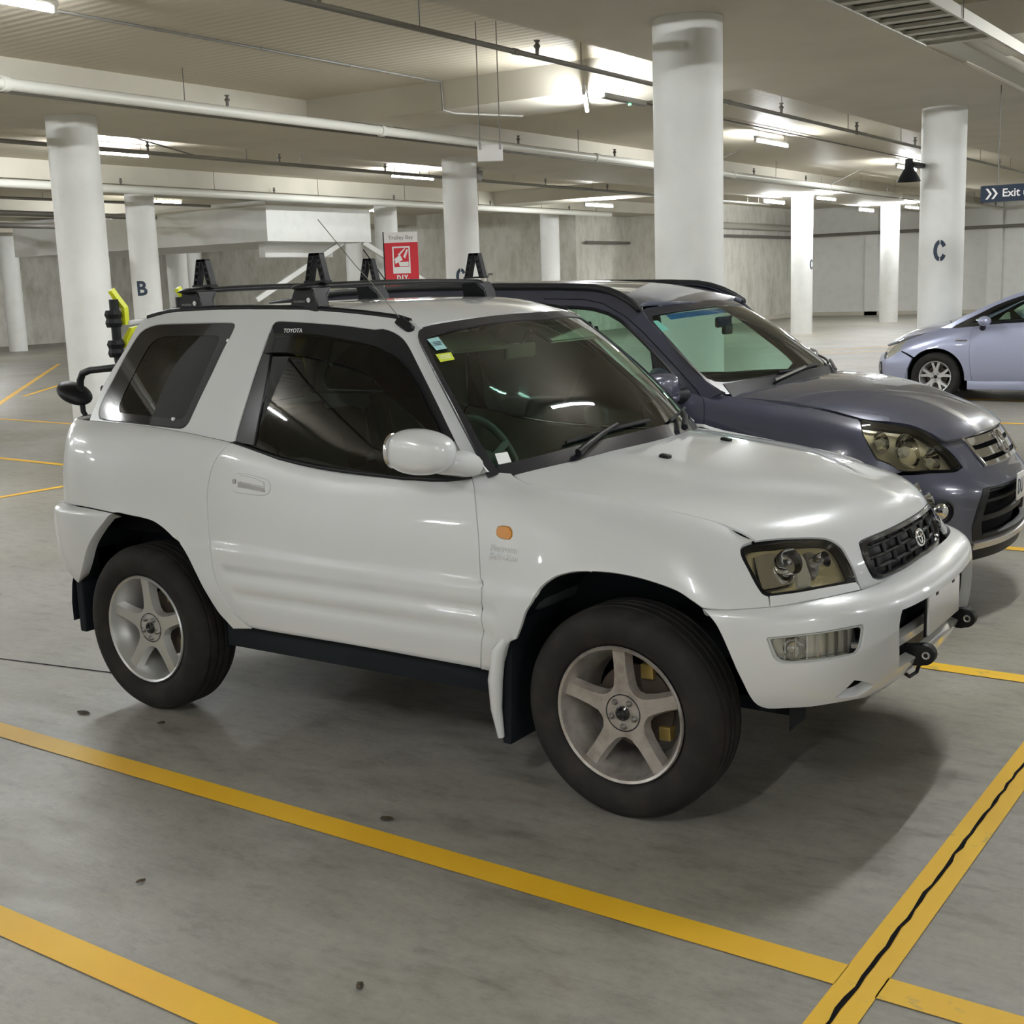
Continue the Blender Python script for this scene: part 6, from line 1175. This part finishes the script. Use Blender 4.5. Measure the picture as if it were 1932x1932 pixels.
wr = [(-.88, 1.075), (-1.70, 1.08), (-1.74, 1.40), (-1.72, 1.555), (-.88, 1.55)]; wq = [(-1.83, 1.09), (-2.68, 1.14), (-2.60, 1.45), (-2.5, 1.55), (-1.80, 1.555)]
G_('side_frame', GU, sfl, M['grey'], sides=BOTH, holes=[wf, wr, wq], step=.06, rim=.02, corner=36)
for s in BOTH:
    a = G_('front_side_window', GU, wf, M['wsg'], sides=(s,), lift=-.012, rim=0, step=.08)[0]
    G_('rear_side_window', GU, wr, M['wsg'], sides=(s,), lift=-.012, rim=0, step=.08); G_('quarter_window', GU, wq, M['wsg'], sides=(s,), lift=-.012, rim=0, step=.08)
    up3 = lambda L, l=0.: [at(GU, x, z, l, s)[0] for x, z in L]
    bm = bmesh.new(); tube(bm, up3(wf, .001), .010, 6, closed=True); link('window_seal', bm, M['black'], a, 60)
    bm = bmesh.new(); tube(bm, up3([(-.80, 1.075), (-.80, 1.55)], -.01), .03, 6); link('pillar_strip', bm, M['black'], a, 60)
    bm = bmesh.new(); tube(bm, up3([(-.8, 1.592), (-.55, 1.585), (-.42, 1.56)] + GD['doorseam_up'] + [(.215, 1.085)], .0), .0025, 4); link('door_seam', bm, M['inner'], gcar)
    bm = bmesh.new(); tube(bm, up3([(-2.85, 1.60), (-2.3, 1.655), (-1.75, 1.67)] + [tuple(p) for p in GD['drip']] + [tuple(GD['pillar'][0])], .010), [.020] * 3 + [.020] * len(GD['drip']) + [.012], 8); link('roof_rail', bm, M['black'], gcar, 60)
    # mirror
    bm = bmesh.new(); q = lambda t, e: math.copysign(abs(t) ** e, t); bmesh.ops.create_uvsphere(bm, u_segments=28, v_segments=16, radius=1)
    for v in bm.verts:
        x, y, z = v.co; v.co = (.075 + .075 * q(x, .7) - .02 * q(y, .7), -s * (1.0 + .115 * q(y, .6)), 1.15 + .075 * q(z, .6))
    mm = link('door_mirror', bm, M['grey'], fd[0 if s == 1 else 1], 60)
    bm = bmesh.new(); tube(bm, [(.12, -.80 * s, 1.09), (.10, -.92 * s, 1.10)], [.045, .03], 10); link('mirror_arm', bm, M['black'], mm, 60)
    bm = bmesh.new(); bx(bm, (.105, min(-1.125 * s, -.90 * s), 1.075), (.150, max(-1.125 * s, -.90 * s), 1.125), .012); link('mirror_lower_band', bm, M['grey'], mm, 40)
    # headlight
    hl = G_('headlight', GL, hlg, M['lensy'], sides=(s,), gap=.004, lift=.003, rim=.02, step=.03)[0]
    A = np.array(hlg); c = A.mean(0)
    G_('lamp_housing', GL, hlg, M['lampin'], hl, sides=(s,), gap=.004, lift=-.055, rim=0, step=.03); G_('headlight_seal', GL, hlg, M['black'], hl, sides=(s,), gap=.0, lift=-.004, rim=.03, step=.04, holes=[[tuple(p) for p in (A - c) * [.985, .975] + c]])
    for (u, w, R) in ((1.29, .76, .085), (1.43, .70, .055), (1.15, .80, .05)):
        p, n = at(GL, u, w, -.035, s); ax = (n + Vector((.8, 0, 0))).normalized(); bm = bmesh.new(); lathe(bm, [(R, .02), (R * .8, -.004), (R * .5, -.02), (R * .2, -.025), (.001, -.025)], frame(p, ax), 26); link('reflector', bm, M['chrome'], hl, 60)
        bm = bmesh.new(); lathe(bm, [(R * .3, -.02), (R * .3, .01), (.001, .02)], frame(p, ax), 14); link('bulb', bm, M['paper'], hl, 60)
    G_('indicator_strip', GL, [(1.13, .64), (1.20, .63), (1.26, .595), (1.20, .605)], M['amber'], hl, sides=(s,), lift=-.03, rim=0, raw=True)
    wheel('front_wheel', gcar, (.68, -.775 * s, .345), -s, .345, .215, .215, 5, M['alloy']); wheel('rear_wheel', gcar, (-1.94, -.775 * s, .345), -s, .345, .215, .215, 5, M['alloy'])
    arch_liner('wheel_liner', gcar, .68, -s, .86, .50, .45, .36, M['liner']); arch_liner('wheel_liner', gcar, -1.94, -s, .86, .50, .46, .36, M['liner'])
    bm = bmesh.new(); bx(bm, (-1.5, min(-.75 * s, -.84 * s), .26), (.26, max(-.75 * s, -.84 * s), .38), .01); link('rocker_sill', bm, M['black'], gcar, 40)
bm = bmesh.new(); bx(bm, (-2.85, -.50, .30), (1.25, .50, .46)); bx(bm, (-1.45, -.80, .34), (.22, .80, .46)); bx(bm, (.32, -.48, .40), (1.28, .48, .86)); link('floor_pan', bm, M['inner'], gcar)
bm = bmesh.new(); bx(bm, (-2.97, -.72, .40), (-2.93, .72, 1.60), .01); link('tailgate', bm, M['grey'], gcar, 40)
bm = bmesh.new(); bx(bm, (.02, -.74, .62), (.30, .74, 1.03), .03); bx(bm, (-.05, -.60, .90), (.25, -.14, 1.10), .07); link('dashboard', bm, M['dash'], gcar, 50)
for y in (-.38, .38): seat(gcar, -.72, y, M['cloth'], back=.60)
bm = bmesh.new(); bx(bm, (-1.75, -.66, .58), (-1.25, .66, .74), .05); bx(bm, (-1.85, -.66, .70), (-1.70, .66, 1.22), .05); link('rear_bench', bm, M['cloth'], gcar, 50)
steering(gcar, (-.16, -.38, 1.02), .5, M['dash'], .19)
bm = bmesh.new(); bx(bm, (-.06, -.05, 1.40), (-.03, .13, 1.46), .012); tube(bm, [(-.04, .10, 1.45), (.0, .13, 1.48), (.04, .14, 1.47)], .010, 6); bx(bm, (-.05, .02, 1.36), (-.02, .12, 1.42), .01); link('dash_camera', bm, M['dash'], gcar, 40)
bm = bmesh.new(); bmesh.ops.create_uvsphere(bm, u_segments=12, v_segments=8, radius=1, matrix=Matrix.Translation((.15, -.1, 1.09)) @ Matrix.Diagonal((.02, .03, .035, 1))); link('dash_ornament', bm, M['gloss'], gcar, 60)
rod('aerial', [(-2.7, .4, 1.66), (-2.95, .4, 1.95)], .004, M['black'], gcar, 6)

# a further dark car stands nose to nose with the white one just outside the frame; only its shadow reaches the floor in view
def copy_tree(o, parent=None):
    c = o.copy(); COL.objects.link(c)
    if parent: c.parent = parent; c.matrix_parent_inverse = o.matrix_parent_inverse.copy()
    for ch in list(o.children): copy_tree(ch, c)
    return c
o_ = copy_tree(gcar); o_.location = (4.02, -.05, 0); o_.rotation_euler = (0, 0, math.pi); o_.name = 'facing_car'
o_['label'] = 'dark car facing the white one, only its shadow at the lower right edge in view'; o_['category'] = 'car'
# ================= the pale blue hatchback =================
def blue_car_surfaces():
    plan = [(-3.5, -.3), (-3.5, 0), (-3.49, .4), (-3.42, .65), (-3.25, .79), (-3.0, .84), (-2.6, .868), (-2, .8725), (-1, .8725), (0, .8725), (.18, .868), (.38, .845), (.55, .80), (.69, .72), (.79, .60), (.86, .45), (.905, .28), (.925, .1), (.93, 0), (.925, -.1), (.905, -.28)]
    W = .8725
    r = lambda *zy: [(z, W - y) for z, y in zy]
    d = r((.18,.80),(.28,.85),(.40,.868),(.55,.8725),(.68,.868),(.78,.858),(.86,.842),(.915,.82),(.945,.79),(.965,.75))
    f1 = r((.18,.80),(.28,.85),(.40,.868),(.55,.8725),(.66,.870),(.75,.858),(.82,.835),(.87,.80),(.905,.76),(.93,.70))
    s = [(-4.4, d), (-.5, d), (-.1, f1), (.20, [(.18,.06),(.28,.02),(.40,.003),(.52,.0),(.62,.006),(.70,.022),(.76,.05),(.81,.09),(.845,.13),(.87,.18)]),
         (.52, [(.18,.05),(.28,.02),(.38,.006),(.48,.0),(.57,.012),(.64,.035),(.70,.07),(.75,.115),(.79,.165),(.815,.22)]), (.9, [(.18,.05),(.28,.02),(.36,.006),(.44,.0),(.52,.012),(.58,.035),(.63,.07),(.68,.115),(.715,.165),(.74,.22)]), (2.2, [(.18,.05),(.28,.02),(.36,.006),(.43,.0),(.50,.015),(.56,.04),(.60,.075),(.645,.12),(.68,.165),(.71,.22)])]
    low = Wrap(plan, s)
    def top(x, y):
        z = herm([-3.55, -3.3, -2.7, -2.1, -1.6, -1.15, -.9, -.6, -.3, -.08, .2, .45, .62, .75, .85], [1.02, 1.15, 1.36, 1.475, 1.49, 1.435, 1.365, 1.25, 1.125, 1.035, .975, .895, .82, .74, .65], x)
        a = np.abs(y); return np.stack([x - .0 * a, y, z - (.06 + .04 * sstep(.0, .5, x)) * (a / .7) ** 2 - .05 * (a / .75) ** 6], -1)
    def up(x, z):
        q = (z - .93) / .5; y = .80 - .16 * q - .06 * q * q - .10 * np.clip(x + .9, 0, 2) ** 2; return np.stack([x, -y, z], -1)
    return dict(low=low, top=Func(top), up=Func(up))
BS = blue_car_surfaces(); bcar = empty('pale_blue_hatchback', (-1.62, 13.33, 0), 'pale silver-blue hatchback crossing at the right edge beyond the grey car', 'car', None, math.pi)
BL = Sheet(BS['low'], (-1, 0, .7)); BT = Sheet(BS['top'], (-1, 0, .4)); BU = Sheet(BS['up'], (-1, 0, 1.1)); bw = BS['low']; ucb = float(bw.ku[18]); BF = Sheet(Fold(bw, ucb), (0, 0, .5))
B_ = lambda name, sh, L, m, parent=None, **k: panel(name, sh, L, m, parent or bcar, **k)
door_edge = [(-.45, .94), (-.433, .81), (-.431, .56), (-.469, .26)]
bd = B_('front_door', BL, [(-1.52, .99)] + lowz(bw, [(-1.55, .26)] + door_edge[::-1]) + [(-.46, .99)], M['silver'], sides=BOTH, step=.05)
B_('rear_door', BL, [(-2.45, .99)] + lowz(bw, arch(-2.7, .31, .38, .8, .05, 6) + [(-2.3, .26), (-1.555, .26)]) + [(-1.525, .99)], M['silver'], sides=BOTH, step=.07)
B_('rear_quarter_panel', BL, [(-3.5, .99)] + lowz(bw, [(-3.5, .35), (-3.12, .30)] + arch(-2.7, .31, .38, math.pi - .1, .8, 8)) + [(-2.455, .99)], M['silver'], sides=BOTH, step=.07)
hlb = lowz(bw, [(.36, .665), (.47, .69), (.60, .655), (.70, .645)]) + [(.82, .80), (.70, .96), (.50, .99), (.30, .995), (.22, .97)] 
hlb = [(.75, .42), (.80, .50), (.82, .70), (.72, .90), (.55, .98), (.33, .985), (.20, .965), (.22, .91), (.40, .83), (.46, .72), (.50, .58), (.60, .47)]
fe = B_('front_fender', BL, lowz(bw, [(-.465, .26)] + door_edge[::-1][1:]) + [(-.44, .99), (-.1, .995), (.15, .99), (.20, .965), (.22, .91), (.40, .83), (.46, .72), (.50, .58)] + lowz(bw, arch(0, .31, .372, .75, math.pi + .1, 11)), M['silver'], sides=BOTH, step=.04)
nose = [(u - ucb, w) for u, w in lowz(bw, [(.37, .23), (.368, .40), (.30, .55)])][::-1]
half = [(0., .62), (-.25, .60), (-.45, .55)] + [(u - ucb, w) for u, w in [(.82, .62), (.80, .50), (.75, .42), (.60, .47), (.50, .56)]] + nose + [(.8 - ucb, .05), (0., .05)]
bb = B_('front_bumper', BF, half + [(-u, w) for u, w in half[1:-1][::-1]], M['silver'], step=.045, rim=.03)[0]
B_('bumper_grille', BF, [(-.42, .10), (.42, .10), (.36, .34), (-.36, .34)], M['black'], bb, lift=.003, rim=0)
for sg in (-1, 1): B_('fog_recess', BF, [(sg * .70, .16), (sg * .60, .16), (sg * .60, .40), (sg * .68, .40)], M['black'], bb, lift=.004, rim=0); B_('fog_lamp', BF, [(sg * .685, .24), (sg * .635, .24), (sg * .63, .36), (sg * .67, .36)], M['chrome'], bb, lift=.008, rim=0)
B_('bonnet', BT, [(.80, 0), (.79, -.3), (.72, -.48), (.55, -.60), (.3, -.68), (0, -.715), (-.16, -.70), (-.10, -.55), (-.04, -.3), (-.02, 0), (-.04, .3), (-.10, .55), (-.16, .70), (0, .715), (.3, .68), (.55, .60), (.72, .48), (.79, .3)], M['silver'], step=.06, rim=.02)
B_('windscreen', BT, [(-.03, 0), (-.05, -.3), (-.11, -.55), (-.19, -.69), (-.6, -.66), (-1.05, -.60), (-1.13, -.3), (-1.15, 0), (-1.13, .3), (-1.05, .60), (-.6, .66), (-.19, .69), (-.11, .55), (-.05, .3)], M['wsg'], step=.08, rim=0)
B_('roof', BT, [(-1.16, 0), (-1.14, -.3), (-1.06, -.60), (-1.6, -.585), (-2.2, -.58), (-2.9, -.56), (-3.0, 0), (-2.9, .56), (-2.2, .58), (-1.6, .585), (-1.06, .60), (-1.14, .3)], M['silver'], step=.08, rim=.02)
B_('rear_window', BT, [(-3.01, 0), (-2.91, -.56), (-3.4, -.56), (-3.5, 0), (-3.4, .56), (-2.91, .56)], M['tint'], step=.08, rim=0)
win = [(-.165, .925), (-.20, .955), (-.326, 1.022), (-.525, 1.123), (-.72, 1.221), (-1.04, 1.331), (-1.5, 1.395), (-2.1, 1.375), (-2.7, 1.24), (-2.95, 1.08), (-2.6, 1.02), (-1.8, 1.0), (-1.053, .983), (-.659, .962), (-.48, .943)]
out = [(-.02, .93), (-.14, .985), (-.33, 1.085), (-.60, 1.215), (-1.0, 1.372), (-1.5, 1.445), (-2.1, 1.43), (-2.75, 1.30), (-3.2, 1.10), (-3.45, .96), (-2.6, .945), (-1.0, .935)]
B_('side_frame', BU, out, M['silver'], sides=BOTH, holes=[win], step=.06, rim=.02)
for s in BOTH:
    g = B_('side_window', BU, win, M['wsg'], sides=(s,), lift=-.008, rim=0, step=.08)[0]
    B_('window_surround', BU, win, M['gloss'], g, sides=(s,), lift=-.004, rim=0, step=.05, holes=[[(-.70, .99), (-.60, 1.10), (-.75, 1.185), (-1.04, 1.285), (-1.45, 1.345), (-1.5, 1.02)], [(-.40, .975), (-.50, 1.065), (-.545, 1.075), (-.55, .98)], [(-1.56, 1.02), (-1.52, 1.345), (-2.1, 1.325), (-2.5, 1.22), (-2.4, 1.05)]])
    hb = B_('headlight', BL, hlb, M['lens'], sides=(s,), gap=.003, lift=.003, rim=.015, step=.03)[0]; B_('lamp_housing', BL, hlb, M['lampin'], hb, sides=(s,), gap=.003, lift=-.03, rim=0, step=.03)
    bm = bmesh.new(); bmesh.ops.create_uvsphere(bm, u_segments=24, v_segments=14, radius=1, matrix=Matrix.Translation((-.625, -.965 * s, 1.025)) @ Matrix.Diagonal((.078, .10, .062, 1))); mm = link('door_mirror', bm, M['silver'], bd[0 if s == 1 else 1], 60)
    bm = bmesh.new(); tube(bm, [(-.57, -.83 * s, .935), (-.60, -.93 * s, .985)], [.04, .03], 10); link('mirror_arm', bm, M['black'], mm, 60)
    bm = bmesh.new(); tube(bm, [at(BL, u, wz(bw, u, .777), .003, s)[0] for u in (-.25, -.395)], .010, 6); link('badge', bm, M['chrome'], fe[0 if s == 1 else 1], 60)
    wheel('front_wheel', bcar, (0, -.765 * s, .312), -s, .312, .205, .195, 5, M['alloy'], fork=True); wheel('rear_wheel', bcar, (-2.7, -.765 * s, .312), -s, .312, .205, .195, 5, M['alloy'], fork=True)
    arch_liner('wheel_liner', bcar, 0, -s, .84, .5, .385, .31, M['liner']); arch_liner('wheel_liner', bcar, -2.7, -s, .84, .5, .39, .31, M['liner'])
    bm = bmesh.new(); bx(bm, (-2.3, min(-.70 * s, -.845 * s), .155), (-.40, max(-.70 * s, -.845 * s), .285), .015); link('sill', bm, M['silver'], bcar, 40)
bm = bmesh.new(); bx(bm, (-3.4, -.5, .20), (.55, .5, .34)); bx(bm, (-2.3, -.78, .20), (-.42, .78, .34)); bx(bm, (-.38, -.48, .34), (.55, .48, .62)); link('floor_pan', bm, M['inner'], bcar)
bm = bmesh.new(); bx(bm, (-.75, -.70, .55), (-.35, .70, .90), .04); link('dashboard', bm, M['dash'], bcar, 50)
for y in (-.37, .37): seat(bcar, -1.55, y, M['cloth'], back=.5)
steering(bcar, (-.95, -.37, .88), .5, M['dash'], .18)
